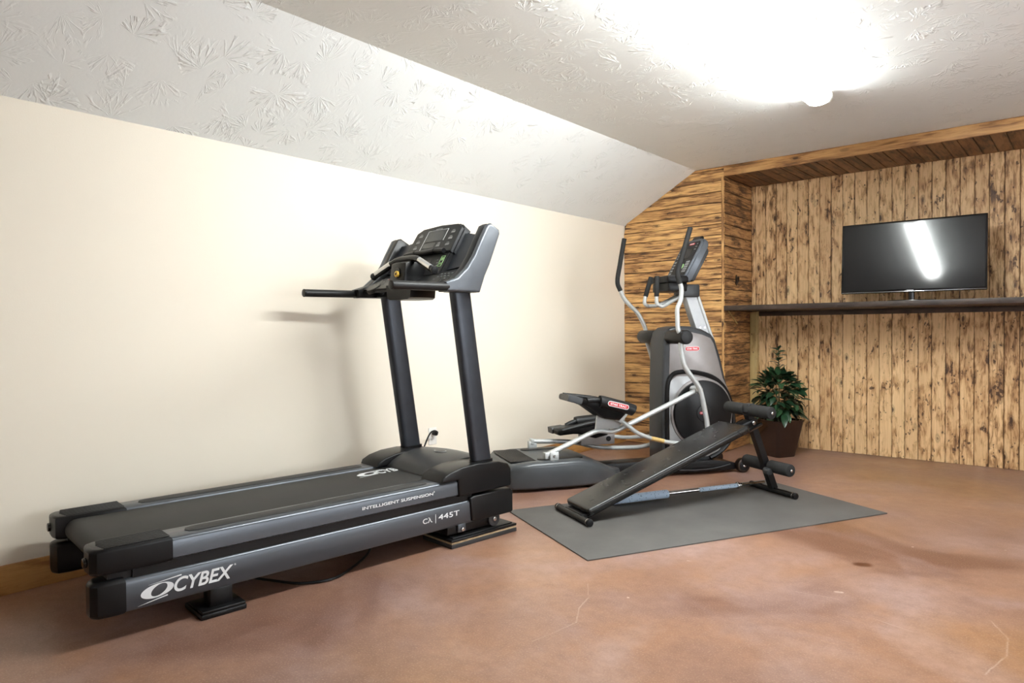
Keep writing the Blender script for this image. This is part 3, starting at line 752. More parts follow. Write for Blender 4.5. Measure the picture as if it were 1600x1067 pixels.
# middle key strip and lower keypad
PO2 = PO - PE * .160 + PN * .004
ms = panel('key_strip', [(-.215, .0), (-.215, .15), (.215, .15), (.215, .0)], -.05, 0, 'soft_black', .006, tm, PO2)
marks(ms, [(.125, .055, .03, .012), (.125, .075, .03, .012), (.125, .095, .022, .01), (-.06, .06, .05, .045), (.03, .06, .05, .045)], 'lcd', PO2, .0002, 'key')
bm = B()
for a in (rect(.162, .015, .003, .07), rect(.192, .015, .003, .07), rect(.162, .015, .033, .003), rect(.162, .083, .033, .003), rect(.170, .055, .016, .02), rect(.174, .028, .01, .012)): plate_on(bm, PO2 + PN * .0004 + PE * .04, PXV, PE, a)
obj('start_key', bm, 'green_print', ms)
bm = B()
for a in (rect(-.195, .015, .003, .07), rect(-.150, .015, .003, .07), rect(-.195, .015, .048, .003), rect(-.195, .083, .048, .003), rect(-.186, .03, .03, .008), rect(-.186, .05, .03, .008), rect(-.135, .03, .022, .01), rect(-.135, .05, .022, .01)): plate_on(bm, PO2 + PN * .0004 + PE * .04, PXV, PE, a)
obj('stop_key', bm, 'red_print', ms)
LN = Vector((0, -math.sin(R(30)), math.cos(R(30)))); LE = Vector((0, math.cos(R(30)), math.sin(R(30))))
PO3 = PO2 - LE * .125
kp = panel('lower_console', [(-.375, .0), (-.375, .09), (-.34, .15), (-.21, .165), (.21, .165), (.34, .15), (.375, .09), (.375, .0)], -.025, 0, 'black', .008, tm, PO3, LE, LN)
for sx in (-1, 1):
    for i in range(3):
        for j in range(4): bm = B(); plate_on(bm, PO3 + LN * .0004, PXV, LE, rect(sx * .285 - .05 + j * .03, .062 + i * .030, .011, .008)); obj('keypad_digit', bm, 'grey_print', kp)
bm = B(); plate_on(bm, PO3 + LN * .0004, PXV, LE, oval(-.245, .135, .018, .018)); bm2 = B(); plate_on(bm2, PO3 + LN * .001, PXV, LE, oval(-.245, .135, .014, .014))
obj('round_key', bm, 'red_print', kp); obj('key_centre', bm2, 'black', kp)
for sx in (-1, 1):   # cup wells and curved shoulders between wing and head
    bm = B(); g_cyl(bm, PO3 + PXV * sx * .285 + LE * .028 + LN * -.02, PO3 + PXV * sx * .285 + LE * .028 + LN * .004, .045, 24, .004); w_ = obj('cup_holder', bm, 'soft_black', kp)
    bm = B(); g_cyl(bm, PO3 + PXV * sx * .285 + LE * .028 + LN * .003, PO3 + PXV * sx * .285 + LE * .028 + LN * .0045, .038, 24); obj('cup_well', bm, 'black', w_)
    sh_p = [(sx * .19, -.15), (sx * .20, .19), (sx * .26, .165), (sx * .33, .150), (sx * .392, .155), (sx * .392, .0), (sx * .385, -.12)]
    panel('console_shoulder', VS(sh_p), -.085, -.028, 'tm_dark', .012)
bm = B(); g_prism(bm, [(1.46, 1.358), (1.60, 1.358), (1.655, 1.42), (1.70, 1.50), (1.60, 1.46), (1.50, 1.40), (1.44, 1.372)], 'x', -.375, .375, .01); obj('console_underside', bm, 'gunmetal', tm, 40)
bm = B(); g_loft(bm, [[Vector((xx, y, z)) for xx, y in ((-.12 * k, 1.40), (.12 * k, 1.40), (.13 * k, 1.50), (.10 * k, 1.58), (-.10 * k, 1.58), (-.13 * k, 1.50))] for z, k in ((1.288, .7), (1.298, .9), (1.37, 1.0))]); obj('fan_housing', bm, 'black', tm)
# contact-grip bar in the middle
gpath = [(-.285, 1.428, 1.432), (-.20, 1.440, 1.462), (-.115, 1.452, 1.500), (-.07, 1.456, 1.510), (0, 1.457, 1.512), (.07, 1.456, 1.510), (.115, 1.452, 1.500), (.20, 1.440, 1.462), (.285, 1.428, 1.432)]
bm = B(); g_tube(bm, gpath, .018, 14); gb = obj('grip_bar', bm, 'black', tm)
for sx in (-1, 1):
    a, c = Vector((sx * .135, 1.449, 1.491)), Vector((sx * .262, 1.431, 1.440)); up_ = Vector((0, -.003, .004))
    bm = B(); g_cyl(bm, a + up_, c + up_, .0172, 16); obj('pulse_contact', bm, 'chrome', gb)
    bm = B(); c2 = Vector((sx * .278, 1.429, 1.434)); g_cyl(bm, c2, c2 + Vector((sx * .018, -.002, -.006)), .0215, 16, .006); obj('bar_end', bm, 'soft_black', gb)
bm = B(); g_prism(bm, [(1.388, 1.372), (1.402, 1.485), (1.455, 1.505), (1.53, 1.48), (1.53, 1.34), (1.41, 1.345)], 'x', -.072, .072, .012); stop = obj('stop_box', bm, 'black', tm)
bm = B(); g_cyl(bm, (0, 1.3945, 1.432), (0, 1.388, 1.433), .030, 24); obj('socket', bm, 'black_gloss', stop)
bm = B(); g_cyl(bm, (.012, 1.390, 1.425), (.012, 1.376, 1.426), .017, 20, .003); kk = obj('safety_key', bm, 'yellow', stop)
bm = B(); g_cyl(bm, (.012, 1.377, 1.426), (.012, 1.3745, 1.426), .006, 12); obj('key_slot', bm, 'black', kk)

# power cord to the wall outlet
TMI = (Matrix.Translation(torg) @ Matrix.Rotation(TA, 4, 'Z')).inverted()
q = Vector((0.0, 3.308, .395))
bm = B(); g_tube(bm, [q + Vector(p) for p in ((.043, 0, 0), (.065, -.01, .012), (.075, -.05, .028), (.085, -.10, .015), (.10, -.16, -.05), (.12, -.22, -.14), (.14, -.25, -.27), (.17, -.25, -.37), (.25, -.26, -.388), (.42, -.28, -.388))], .0055, 8); pc = obj('power_cord', bm, 'black', tm); pc.matrix_parent_inverse = TMI
bm = B(); g_cyl(bm, q + Vector((.0095, 0, 0)), q + Vector((.045, 0, 0)), .017, 16, .004); obj('plug', bm, 'black', pc)

# ------------------------------------------------------------------ rubber mat
mt = thing('floor_mat', 'thin grey rubber floor mat under the sit-up bench', 'mat', (1.724, 3.880, 0), R(-26.7))
bm = B(); g_box(bm, -.50, .50, -1.0215, 1.0215, 0, .007, .002)
obj('mat_sheet', bm, 'mat', mt)
mt.location = Vector((1.705, 2.731, 0)) + Vector((math.sin(R(26.7)), math.cos(R(26.7)), 0)) * 1.0215 + Vector((-math.cos(R(26.7)), math.sin(R(26.7)), 0)) * .50

# ------------------------------------------------------------------ elliptical: local x = towards the room, y = front, z = up
EA = R(33)
ew = Vector((-math.cos(EA), math.sin(EA), 0))
el = thing('elliptical_trainer', 'silver and black elliptical trainer in the corner by the plank wall', 'elliptical trainer', Vector((1.3, 4.3, 0)) + ew * .51, -EA)
# rear base shroud
def base_ring(y, hw, z0, z1, r):
    pts = []
    for cx, cz, a0 in ((hw - r, z1 - r, 0), (-hw + r, z1 - r, 90), (-hw + .03, z0 + .02, 180), (hw - .03, z0 + .02, 270)):
        rr = r if cz > (z0 + z1) / 2 else .02
        for k in range(5): t = R(a0 + k * 22.5); pts.append(Vector((cx + rr * math.cos(t) * (1 if rr == r else 1.5), y, cz + rr * math.sin(t))))
    return pts
bm = B(); g_loft(bm, [base_ring(*a) for a in ((-1.085, .20, .05, .14, .04), (-1.07, .265, .03, .18, .04), (-1.04, .30, .02, .195, .04), (-.90, .312, .018, .205, .035), (-.55, .312, .018, .208, .04), (-.45, .30, .018, .190, .05), (-.35, .27, .018, .150, .05), (-.25, .20, .018, .105, .04), (-.17, .13, .02, .085, .03))])
eb = obj('rear_base', bm, 'base_grey', el, 50)
bm = B(); g_box(bm, -.235, .235, -1.045, -.86, .199, .2085, .003); sp = obj('step_plate', bm, 'black', eb)
for k in range(14):
    bm = B(); y = -1.036 + k * .0125; g_box(bm, -.225, .225, y, y + .005, .208, .2105); obj('ridge', bm, 'soft_black', sp)
for s in (1, -1):
    bm = B(); xx = s * .20; g_prism(bm, pill(-.84, xx - .05, .36, .10) if False else [(xx + a, b) for b, a in pill(-.84, -.045, .34, .09)], 'z', .198, .2105, .002); obj('track_slot', bm, 'black', eb)
    bm = B(); g_box(bm, s * .24 - .022, s * .24 + .022, -.765, -.70, .20, .262, .004); br = obj('rail_bracket', bm, 'silver', el)
    bm = B(); g_cyl(bm, (s * .24 + .021 * s, -.735, .235), (s * .24 + .028 * s, -.735, .235), .009, 10); obj('bolt', bm, 'chrome', br)
bm = B(); g_box(bm, -.07, .07, -.32, .35, .035, .115, .012); obj('centre_beam', bm, 'black', el)
# tower shroud
tow = [(.195, .06), (.192, .30), (.196, .70), (.206, 1.02), (.225, 1.09), (.265, 1.125), (.34, 1.138), (.44, 1.134), (.54, 1.112), (.62, 1.075), (.655, 1.03), (.70, .90), (.742, .74), (.80, .54), (.828, .42), (.822, .30), (.775, .205), (.70, .135), (.62, .10), (.50, .06)]
bm = B(); g_prism(bm, tow, 'x', -.112, .112, .022, 3); tw_o = obj('tower_shroud', bm, 'gunmetal', el, 40)
def inset(pts, d):
    c = Vector((sum(p[0] for p in pts) / len(pts), sum(p[1] for p in pts) / len(pts)))
    out = []
    for i, p in enumerate(pts):
        a, b, q = Vector(pts[i - 1]), Vector(pts[(i + 1) % len(pts)]), Vector(p)
        t = (b - a).normalized(); n_ = Vector((-t.y, t.x))
        if n_.dot(c - q) < 0: n_ = -n_
        out.append(tuple(q + n_ * d))
    return out
for s in (1, -1):
    Xp = lambda a, b: (min(s * a, s * b), max(s * a, s * b))
    up_p = inset([(.232, .62), (.232, 1.02), (.25, 1.085), (.30, 1.115), (.44, 1.112), (.54, 1.092), (.62, 1.06), (.655, 1.01), (.70, .87), (.735, .74), (.77, .62)], .022)
    bm = B(); g_prism(bm, up_p, 'x', *Xp(.108, .117), .002); sd = obj('side_panel', bm, 'panel_grey', tw_o)
    lowp = [(.245, .12), (.245, .66), (.262, .72), (.31, .755), (.45, .755), (.60, .72), (.70, .65), (.765, .55), (.795, .42), (.788, .31), (.742, .225), (.67, .165), (.58, .13)]
    bm = B(); g_prism(bm, lowp, 'x', *Xp(.108, .119), .002); obj('lower_panel', bm, 'panel_light', tw_o)
    bm = B(); g_tube(bm, [(s * .113, y, z) for y, z in ((.232, .10), (.230, .45), (.233, .66), (.255, .745), (.32, .785), (.46, .782), (.61, .745), (.71, .675), (.78, .56), (.810, .42), (.803, .30), (.755, .21), (.68, .15), (.60, .115))], .019, 10, 4, side=(1, 0, 0)); obj('arch_band', bm, 'black', tw_o)
    bm = B(); g_cyl(bm, (s * .116, .525, .47), (s * .130, .525, .47), .268, 64, .003); obj('disc_ring', bm, 'panel_grey', el)
    bm = B(); g_cyl(bm, (s * .118, .525, .47), (s * .152, .525, .47), .250, 64, .008); dk = obj('crank_disc', bm, 'black', el)
    bm = B(); g_cyl(bm, (s * .150, .525, .47), (s * .158, .525, .47), .062, 32, .003); hb = obj('hub_cap', bm, 'soft_black', dk)
    q = 1 if s > 0 else -1
    pz = .655 if s > 0 else .285; py = .42 if s > 0 else .63
    bm = B(); g_cyl(bm, (s * .150, py + .03, pz), (s * .165, py + .03, pz), .034, 24, .004); obj('crank_plate', bm, 'panel_light', dk)
    bm = B(); g_cyl(bm, (s * .15, py, pz), (s * .27, py, pz), .016, 14); obj('crank_pin', bm, 'chrome', dk)
    # arm pivot
    bm = B(); g_cyl(bm, (s * .10, .265, 1.055), (s * .345, .265, 1.055), .052, 32, .006); pv = obj('arm_pivot', bm, 'black', el)
    bm = B(); g_cyl(bm, (s * .343, .265, 1.055), (s * .351, .265, 1.055), .046, 32, .003); obj('pivot_cap', bm, 'soft_black', pv)
    # badge
    if s > 0:
        bm = B(); plate_on(bm, (.1172, .385, .945), NX, NY, pill(0, 0, .125, .036)); bd = obj('badge', bm, 'white_print', tw_o)
        bm = B(); plate_on(bm, (.1180, .388, .948), NX, NY, pill(0, 0, .119, .030)); obj('badge_face', bm, 'red', bd)
        lettering('STAR TRAC', .095, .016, 'white_print', bd, (.1192, .400, .955), NX, NY, 0, .015)
        bm = B(); plate_on(bm, (.1585, .485, .462), NX, NY, pill(0, 0, .07, .02)); bd = obj('badge', bm, 'red', hb)
        lettering('STAR TRAC', .055, .009, 'white_print', bd, (.1597, .492, .4675), NX, NY, 0, .01)
# arms
nu = [(.250, 1.07), (.225, 1.11), (.220, 1.194), (.221, 1.265), (.248, 1.33), (.254, 1.405), (.243, 1.447)]
ng = [(.243, 1.447), (.222, 1.524), (.249, 1.611), (.293, 1.748), (.329, 1.859)]
fu = [(.262, 1.07), (.266, 1.106), (.238, 1.174), (.191, 1.249), (.130, 1.304), (.073, 1.365), (.042, 1.425)]
fg = [(.042, 1.425), (.016, 1.499), (.040, 1.643), (.079, 1.845)]
nl = [(.262, 1.04), (.247, .999), (.256, .927), (.279, .839), (.336, .760), (.391, .692), (.418, .625), (.455, .466), (.467, .389), (.482, .25)]
fl_ = [(.265, 1.04), (.30, .95), (.335, .82), (.35, .62), (.345, .42), (.335, .240)]
for s, upp, gr, low in ((1, nu, ng, nl), (-1, fu, fg, fl_)):
    x = s * .29
    bm = B(); g_tube(bm, [(x, y, z) for y, z in upp], .017, 12, 5, side=(1, 0, 0)); am = obj('moving_arm', bm, 'silver', el)
    bm = B(); g_tube(bm, [(x, y, z) for y, z in gr], .0185, 12, 6, side=(1, 0, 0)); obj('arm_grip', bm, 'foam', am)
    bm = B(); g_tube(bm, [(x, y, z) for y, z in low], .0185, 12, 5, side=(1, 0, 0)); obj('lower_arm', bm, 'silver', el)
# link bars, pedal rails
nlk = [(-.248, .474), (-.175, .418), (-.103, .366), (.003, .323), (.088, .300), (.196, .280), (.481, .250)]
flk = [(-.10, .262), (-.038, .256), (.086, .240), (.217, .240), (.335, .240)]
nr = [(-.79, .238), (-.602, .312), (-.461, .370), (-.381, .391), (-.287, .379), (-.205, .402), (-.130, .432), (.03, .497), (.194, .564), (.361, .636), (.416, .658)]
frl = [(-.735, .262), (-.477, .246), (-.34, .225), (-.262, .203), (-.125, .179), (.042, .169), (.213, .170), (.42, .22), (.62, .285)]
for s, lk, rl in ((1, nlk, nr), (-1, flk, frl)):
    bm = B(); g_tube(bm, [(s * .29, y, z) for y, z in lk], .0155, 12, 5, side=(1, 0, 0)); ln = obj('link_bar', bm, 'silver', el)
    if s > 0:
        bm = B(); g_tube(bm, [(.292, .0, .3245), (.292, .10, .2985)], .0165, 12, smooth=False); obj('caution_sticker', bm, 'label_yellow', ln)
        bm = B(); g_cyl(bm, (.262, -.248, .478), (.318, -.248, .478), .024, 16, .004); obj('link_joint', bm, 'silver', ln)
    bm = B(); g_tube(bm, [(s * .235, y, z) for y, z in rl], .021, 12, 5, side=(1, 0, 0), flat=.85); rl_o = obj('pedal_rail', bm, 'silver', el)
    bm = B(); y, z = rl[0]; g_box(bm, s * .235 - .026, s * .235 + .026, y - .012, y + .012, z - .022, z + .02, .004); obj('rail_end', bm, 'silver', rl_o)
    if s > 0:
        bm = B(); g_cyl(bm, (.165, .416, .658), (.275, .416, .658), .026, 16, .004); obj('crank_bearing', bm, 'silver', rl_o)
# pedals
def pedal(s, tail, toe, lift):
    y0, z0 = tail; y1, z1 = toe
    d = Vector((0, y1 - y0, z1 - z0)); L = d.length; d.normalize(); n_ = Vector((0, -d.z, d.y))
    def at(x, a, b): return Vector((s * x, y0, z0)) + d * a + n_ * b
    bm = B()
    rows = []
    for a, x0, x1, t0, t1 in ((0, .15, .335, -.018, .014), (.015, .135, .345, -.024, .020), (.12, .13, .345, -.026, .018), (.17, .13, .345, -.034, .018), (.30, .13, .345, -.085, .018), (L - .04, .13, .345, -.075, .03), (L, .15, .33, -.03, .05)):
        rows.append([at(x0 + .01, a, t0), at(x1 - .01, a, t0), at(x1, a, t0 + .012), at(x1, a, t1 - .008), at(x1 - .01, a, t1), at(x0 + .01, a, t1), at(x0, a, t1 - .008), at(x0, a, t0 + .012)])
    g_loft(bm, rows); p = obj('pedal', bm, 'black', el, 50)
    bm = B(); g_loft(bm, [[at(x_, a_, b_) for x_, b_ in ((.255, -.022), (.352, -.022), (.354, .012), (.350, .022), (.26, .022), (.253, .012))] for a_ in (-.008, .0, .085, .10)]); obj('heel_stop', bm, 'gunmetal', p)
    bm = B(); g_tube(bm, [at(.335, .14, .010), at(.335, .19, .026), at(.335, .25, .032), at(.335, L, .03), at(.335, L + .03, .02)], .020, 12, 4); obj('side_lip', bm, 'soft_black', p)
    bm = B(); g_tube(bm, [at(.345, .23, .026), at(.345, .245, .028), at(.345, .27, .028), at(.345, L + .0, .022), at(.345, L + .035, .018), at(.345, L + .045, .016)], .041, 18, 3); gd = obj('foot_guard', bm, 'soft_black', p)
    bm = B(); g_tube(bm, [at(.145, .03, .010), at(.145, .13, .022), at(.145, .28, .036), at(.145, L, .036)], .018, 10, 4); obj('inner_lip', bm, 'soft_black', p)
    if s > 0:
        o0 = at(.3862, .275, -.002 + .012)
        bm = B(); plate_on(bm, o0, d, n_, pill(0, 0, .165, .036)); bd = obj('badge', bm, 'white_print', gd)
        bm = B(); plate_on(bm, o0 + Vector((.0009, 0, 0)) + d * .004 + n_ * .004, d, n_, pill(0, 0, .157, .028)); obj('badge_face', bm, 'red', bd)
        lettering('STAR TRAC', .125, .015, 'white_print', bd, o0 + Vector((.0020, 0, 0)) + d * .020 + n_ * .0105, d, n_, 0, .015)
    # bracket plate below
    bm = B(); g_prism(bm, [(y0 + .26, z0 - .10 + lift), (y0 + .33, z0 - .06 + lift), (y1 + .02, z1 + .01), (y1 + .06, z1 - .03), (y1 - .02, z1 - .13 + lift), (y0 + .24, z0 - .25 + lift * 2)], 'x', min(s * .225, s * .245), max(s * .225, s * .245), .003)
    obj('pedal_bracket', bm, 'silver', el)
pedal(1, (-.655, .645), (-.215, .535), 0.0)
pedal(-1, (-.555, .330), (-.115, .372), 0.07)
bm = B(); g_box(bm, -.225, -.16, -.36, -.075, .218, .302, .006); bk = obj('guide_block', bm, 'panel_grey', el)
bm = B(); g_cyl(bm, (-.162, -.13, .262), (-.155, -.13, .262), .020, 20); obj('block_hole', bm, 'black', bk)
# front foot and wheels
bm = B(); g_loft(bm, [[Vector((xx, y, z)) for xx, z in ((-w, .022), (w, .022), (w + .008, .04), (w, h), (-w, h), (-w - .008, .04))] for y, w, h in ((.18, .13, .075), (.40, .15, .10), (.60, .165, .105), (.74, .165, .085), (.83, .15, .062))])
ff = obj('front_foot', bm, 'black', el, 50)
bm = B(); g_tube(bm, [(.176, .30, .05), (.180, .45, .042), (.182, .60, .048), (.178, .74, .070)], .005, 8); obj('foot_highlight', bm, 'gunmetal', ff)  # lighter tube standing in for the highlight line along the foot
for s in (1, -1):
    bm = B(); g_cyl(bm, (s * .155, .845, .056), (s * .205, .845, .056), .055, 32, .006); wl = obj('transport_wheel', bm, 'iron', el)
    bm = B(); g_cyl(bm, (s * .203, .845, .056), (s * .208, .845, .056), .040, 28, .002); obj('wheel_face', bm, 'black', wl)
    bm = B(); g_cyl(bm, (s * .206, .845, .056), (s * .213, .845, .056), .012, 14, .002); obj('axle_cap', bm, 'chrome', wl)
# mast and console
bm = B(); g_loft(bm, [[Vector((x, y + dy, z)) for x, dy in ((-.03, -.005), (.03, -.005), (.036, .0), (.036, .10), (.03, .105), (-.03, .105), (-.036, .10), (-.036, .0))] for y, z in ((.575, 1.00), (.545, 1.09), (.420, 1.43))]); ms_ = obj('mast', bm, 'panel_light', el, 40)
bm = B(); g_tube(bm, [(.030, .690, 1.00), (.030, .655, 1.09), (.030, .525, 1.43)], .016, 12, smooth=False); obj('mast_highlight', bm, 'silver', ms_)  # brighter bar standing in for the highlight down the mast's edge
for y, z in ((.565, 1.125), (.605, 1.125)):
    bm = B(); g_cyl(bm, (.034, y, z), (.041, y, z), .007, 10); obj('bolt', bm, 'chrome', ms_)
ce = Vector((0, .163, .287)).normalized(); cn = Vector((0, -ce.z, ce.y)); co = Vector((0, .368, 1.515))
rc = [(-.135, -.03), (-.155, 0), (-.155, .30), (-.14, .335), (-.10, .352), (.10, .352), (.14, .335), (.155, .30), (.155, 0), (.135, -.03)]
hd3 = panel('console', rc, -.065, 0, 'tm_silver', .014, el, co, ce, cn)
panel('console_back', [(a * .8, .03 + b * .8) for a, b in rc], -.105, -.06, 'gunmetal', .012, hd3, co, ce, cn)
panel('console_face', [(-.125, .015), (-.125, .30), (-.11, .318), (.11, .318), (.125, .30), (.125, .015)], -.002, .003, 'black', .001, hd3, co, ce, cn)
panel('top_handle', [(-.075, .33), (-.06, .385), (.06, .385), (.075, .33)], -.045, -.015, 'black', .008, hd3, co, ce, cn)
panel('display_window', [(-.055, .165), (-.055, .255), (.065, .255), (.065, .165)], .002, .004, 'black_gloss', .001, hd3, co, ce, cn)
def cm(items, mat, name='printed_mark'):
    for a, b, w, h in items:
        bm = B(); plate_on(bm, co + cn * .0032, PXV, ce, rect(a, b, w, h)); obj(name, bm, mat, hd3)
cm([(-.118, .03 + i * .026, .030, .014) for i in range(5)] + [(-.112, .17 + i * .022, .014, .012) for i in range(3)] + [(.085, .24, .025, .006), (.085, .265, .025, .006), (.09, .29, .015, .005)], 'grey_print')
cm([(.062 + i * .019, .04 + j * .021, .014, .015) for i in range(3) for j in range(5)], 'grey_print', 'keypad')
bm = B(); plate_on(bm, co + cn * .0034, PXV, ce, pill(.008, .075, .046, .042)); obj('start_key', bm, 'green_print', hd3)
bm = B(); plate_on(bm, co + cn * .0034, PXV, ce, pill(-.02, .288, .075, .018)); bd = obj('badge', bm, 'red', hd3)
lettering('STAR TRAC', .06, .009, 'white_print', bd, co + cn * .0046 + PXV * -.012 + ce * .2925, PXV, ce, 0, .01)
bm = B(); g_box(bm, -.15, .15, .225, .40, 1.468, 1.520, .010); g_box(bm, -.13, .13, .24, .40, 1.40, 1.47, .012); tr = obj('tray', bm, 'black', hd3)
bm = B(); g_cyl(bm, (.09, .335, 1.518), (.09, .335, 1.5265), .048, 24, .003); obj('cup_rim', bm, 'gunmetal', tr)
bm = B(); g_cyl(bm, (.09, .335, 1.526), (.09, .335, 1.5275), .040, 24); obj('cup_well', bm, 'black', tr)
bm = B(); g_prism(bm, [(-.06, .27), (.02, .26), (.03, .33), (-.05, .34)], 'z', 1.5205, 1.5225); obj('paper_note', bm, 'paper', tr)
bm = B(); g_box(bm, -.075, .075, .395, .545, 1.36, 1.46, .014); obj('console_neck', bm, 'gunmetal', hd3)
for s, path in ((1, [(.163, 1.516), (.159, 1.361), (.160, 1.317), (.181, 1.295), (.219, 1.290), (.337, 1.340), (.45, 1.395)]), (-1, [(.21, 1.522), (.160, 1.369), (.152, 1.324), (.168, 1.302), (.200, 1.297), (.263, 1.307), (.45, 1.395)])):
    x = s * .09
    g0, g1 = Vector((x, *path[0])), Vector((x, *path[1]))
    bm = B(); g_cyl(bm, g0, g1, .0185, 18, .004); fh = obj('fixed_grip', bm, 'foam', el)
    bm = B(); g_tube(bm, [g1 + (g0 - g1) * .1] + [Vector((x if i < 5 else x * .45, y, z)) for i, (y, z) in enumerate(path) if i >= 1], .0145, 12, 5, side=(1, 0, 0)); obj('grip_tube', bm, 'silver', fh)

# ------------------------------------------------------------------ sit-up bench (stands on the mat): local y = towards the foot rollers
BA = R(27.1)
be = thing('situp_bench', 'black inclined sit-up bench with foam ankle rollers on the grey mat', 'exercise bench', (1.23, 3.301, .007), -BA)
pa = math.atan2(.41, 1.15); pd = Vector((0, math.cos(pa), math.sin(pa))); pn = Vector((0, -math.sin(pa), math.cos(pa)))
bm = B(); b2 = B()
PLEN = 1.235
g_box(b2, -.142, .142, 0, PLEN, -.048, 0, .017, 4)
for v in b2.verts: v.co = Vector((v.co.x, .01, .079)) + pd * v.co.y + pn * v.co.z
join(bm, b2); pad = obj('bench_pad', bm, 'vinyl', be, 60)
for s in (1, -1):
    bm = B(); g_tube(bm, [Vector((s * .085, .01, .079)) + pd * a + pn * -.058 for a in (-.01, PLEN + .14)], .013, 10, smooth=False); obj('frame_rail', bm, 'black_gloss', be)
bm = B(); g_cyl(bm, (-.2, -.012, .021), (.2, -.012, .021), .019, 20); f1 = obj('foot_bar', bm, 'black', be)
bm = B(); g_box(bm, -.10, .10, -.015, .03, .022, .045, .004); obj('foot_bracket', bm, 'black', be)
bm = B(); g_cyl(bm, (-.2, 1.50, .021), (.2, 1.50, .021), .019, 20); f2 = obj('foot_bar', bm, 'black', be)
for f, y in ((f1, -.012), (f2, 1.50)):
    for s in (1, -1):
        bm = B(); g_cyl(bm, (s * .185, y, .021), (s * .208, y, .021), .0212, 20, .003); cp = obj('end_cap', bm, 'black', f)
        bm = B(); g_cyl(bm, (s * .183, y, .021), (s * .187, y, .021), .0216, 20); obj('cap_ring', bm, 'chrome', cp)
bm = B(); g_tube(bm, [(0, 1.285, .565), (0, 1.315, .49), (0, 1.505, .03)], .031, 4, smooth=False, side=(1, 1, 0)); upr = obj('upright', bm, 'black', be)
bm = B(); g_prism(bm, [(1.14, .455), (1.27, .50), (1.335, .52), (1.35, .48), (1.30, .45), (1.16, .425)], 'x', -.034, .034, .003); obj('hinge_bracket', bm, 'black', be)
for y, z in ((1.305, .488), (1.335, .545)):
    bm = B(); g_cyl(bm, (.030, y, z), (.043, y, z), .013 if z < .5 else .008, 14, .003); obj('bolt', bm, 'chrome', upr)
for y, z, rr in ((1.298, .570, .040), (1.455, .190, .041)):
    bm = B(); g_cyl(bm, (-.215, y, z), (.215, y, z), .010, 12); ax = obj('roller_bar', bm, 'chrome', be)
    for s in (1, -1):
        bm = B(); g_cyl(bm, (s * .028, y, z), (s * .208, y, z), rr, 28, .008); fo = obj('foam_roller', bm, 'foam', be)
        bm = B(); g_cyl(bm, (s * .207, y, z), (s * .2165, y, z), .009, 14, .002); obj('roller_bolt', bm, 'chrome', fo)
bm = B(); g_box(bm, -.03, .03, 1.27, 1.325, .535, .612, .005); obj('roller_clamp', bm, 'gunmetal', be)
bm = B(); g_cyl(bm, (.02, 1.418, .165), (.075, 1.405, .160), .023, 18, .006); kn = obj('adjuster_knob', bm, 'gunmetal', be)

# weight bar with foam sleeves on the mat under the bench
wbx = thing('exercise_bar', 'chrome bar with blue speckled foam sleeve lying under the bench', 'exercise bar', (1.24, 3.683, .0355), -R(30.5))
wbx.rotation_euler.x = R(1.1)
bm = B(); g_cyl(bm, (0, -.02, 0), (0, 1.175, 0), .009, 14, .002); obj('bar', bm, 'chrome', wbx)
bm = B(); g_cyl(bm, (0, .0, 0), (0, .41, 0), .0275, 20, .006); obj('foam_sleeve', bm, 'blue_foam', wbx)
bm = B(); g_cyl(bm, (0, .65, 0), (0, .945, 0), .015, 16, .003); obj('grip_sleeve', bm, 'blue_foam', wbx)
bm = B(); g_cyl(bm, (0, .947, 0), (0, .963, 0), .022, 16, .003); g_cyl(bm, (0, .960, 0), (0, .988, 0), .013, 16, .002); obj('collar', bm, 'chrome', wbx)

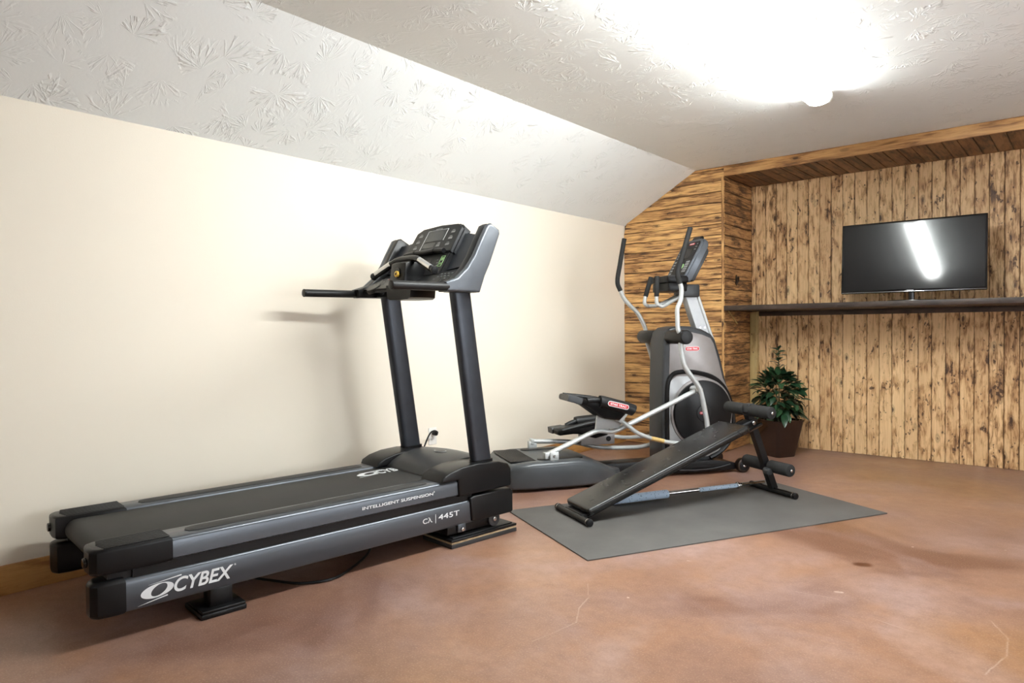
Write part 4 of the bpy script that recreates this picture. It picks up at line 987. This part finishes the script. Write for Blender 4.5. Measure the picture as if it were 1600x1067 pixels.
# ------------------------------------------------------------------ potted plant
pt = thing('potted_plant', 'bushy green plant in a dark square pot by the plank wall', 'potted plant', (1.46, 6.06, 0), R(-28))
def sq(hw, z, r=.03):
    out = []
    for cx, cy, a0 in ((1, 1, 0), (-1, 1, 90), (-1, -1, 180), (1, -1, 270)):
        for k in range(5): t = R(a0 + 22.5 * k); out.append(Vector((cx * (hw - r) + r * math.cos(t), cy * (hw - r) + r * math.sin(t), z)))
    return out
bm = B(); g_loft(bm, [sq(.098, .0), sq(.102, .006), sq(.150, .302), sq(.156, .312), sq(.156, .322), sq(.146, .322), sq(.142, .29)]); obj('pot', bm, 'pot', pt, 50)
bm = B(); g_loft(bm, [sq(.143, .27), sq(.143, .294)]); obj('soil', bm, 'soil', pt)
def leaf_mesh(L, W, droop):
    b = B(); n = 5; rows = []
    for i in range(n + 1):
        t = i / n; w = W * math.sin(math.pi * min(1, t * .93 + .05)) ** .8 * (1 - .25 * t); z = -droop * t * t * L; y = L * t
        rows.append([b.verts.new((-w, y, z + w * .25)), b.verts.new((0, y, z)), b.verts.new((w, y, z + w * .25))])
    for q, s in zip(rows, rows[1:]):
        for j in range(2): b.faces.new((q[j], q[j + 1], s[j + 1], s[j]))
    me = bpy.data.meshes.new('leaf'); b.to_mesh(me); b.free(); me.materials.append(M['leaf']); me.shade_smooth(); return me
leaves = [leaf_mesh(.115, .034, .3), leaf_mesh(.125, .036, .5), leaf_mesh(.10, .032, .15)]
def leaf(p, az, el_, roll, sc):
    o = bpy.data.objects.new('leaf', random.choice(leaves)); COL.objects.link(o); o.parent = pt
    o.matrix_local = Matrix.Translation(p) @ Matrix.Rotation(az, 4, 'Z') @ Matrix.Rotation(el_, 4, 'X') @ Matrix.Rotation(roll, 4, 'Y') @ Matrix.Scale(sc, 4)
rng = random.Random(3)
NL = 262
for i in range(NL):       # dome of leaves, each reaching outwards
    t = (i + .5) / NL; zz = -.62 + 1.62 * t; a = i * 2.39996 + rng.uniform(-.25, .25)
    rr = math.sqrt(max(0.0, 1 - min(1, abs(zz)) ** 2.2)); k = rng.uniform(.45, .92)
    p = Vector((.20 * rr * k * math.cos(a), .20 * rr * k * math.sin(a), max(.345, .505 + .225 * zz * (k ** .25))))
    leaf(p, a - math.pi / 2 + rng.uniform(-.9, .9), .95 * zz + rng.uniform(-.6, .4), rng.uniform(-.5, .5), rng.uniform(.74, 1.0))
for i in range(16):
    a = i * 2.39996; rr = rng.uniform(.05, .16); top = Vector((rr * math.cos(a), rr * math.sin(a), rng.uniform(.45, .62) - rr * .5)); bs = Vector((rng.uniform(-.05, .05), rng.uniform(-.05, .05), .285))
    bm = B(); g_tube(bm, [bs, (top + bs) / 2 + Vector((0, 0, .04)), top], [.006, .003], 6, 4); obj('stem', bm, 'stem', pt)
bm = B(); g_tube(bm, [(0, 0, .28), (.005, .0, .6), (-.01, .01, .93)], [.007, .003], 6, 5); obj('stem', bm, 'stem', pt)
for k in range(30):
    f = k / 29; z = .60 + .34 * f; leaf(Vector((-.005, .005, z)), k * 2.4, rng.uniform(.1, 1.1), rng.uniform(-.4, .4), rng.uniform(.55, .75))
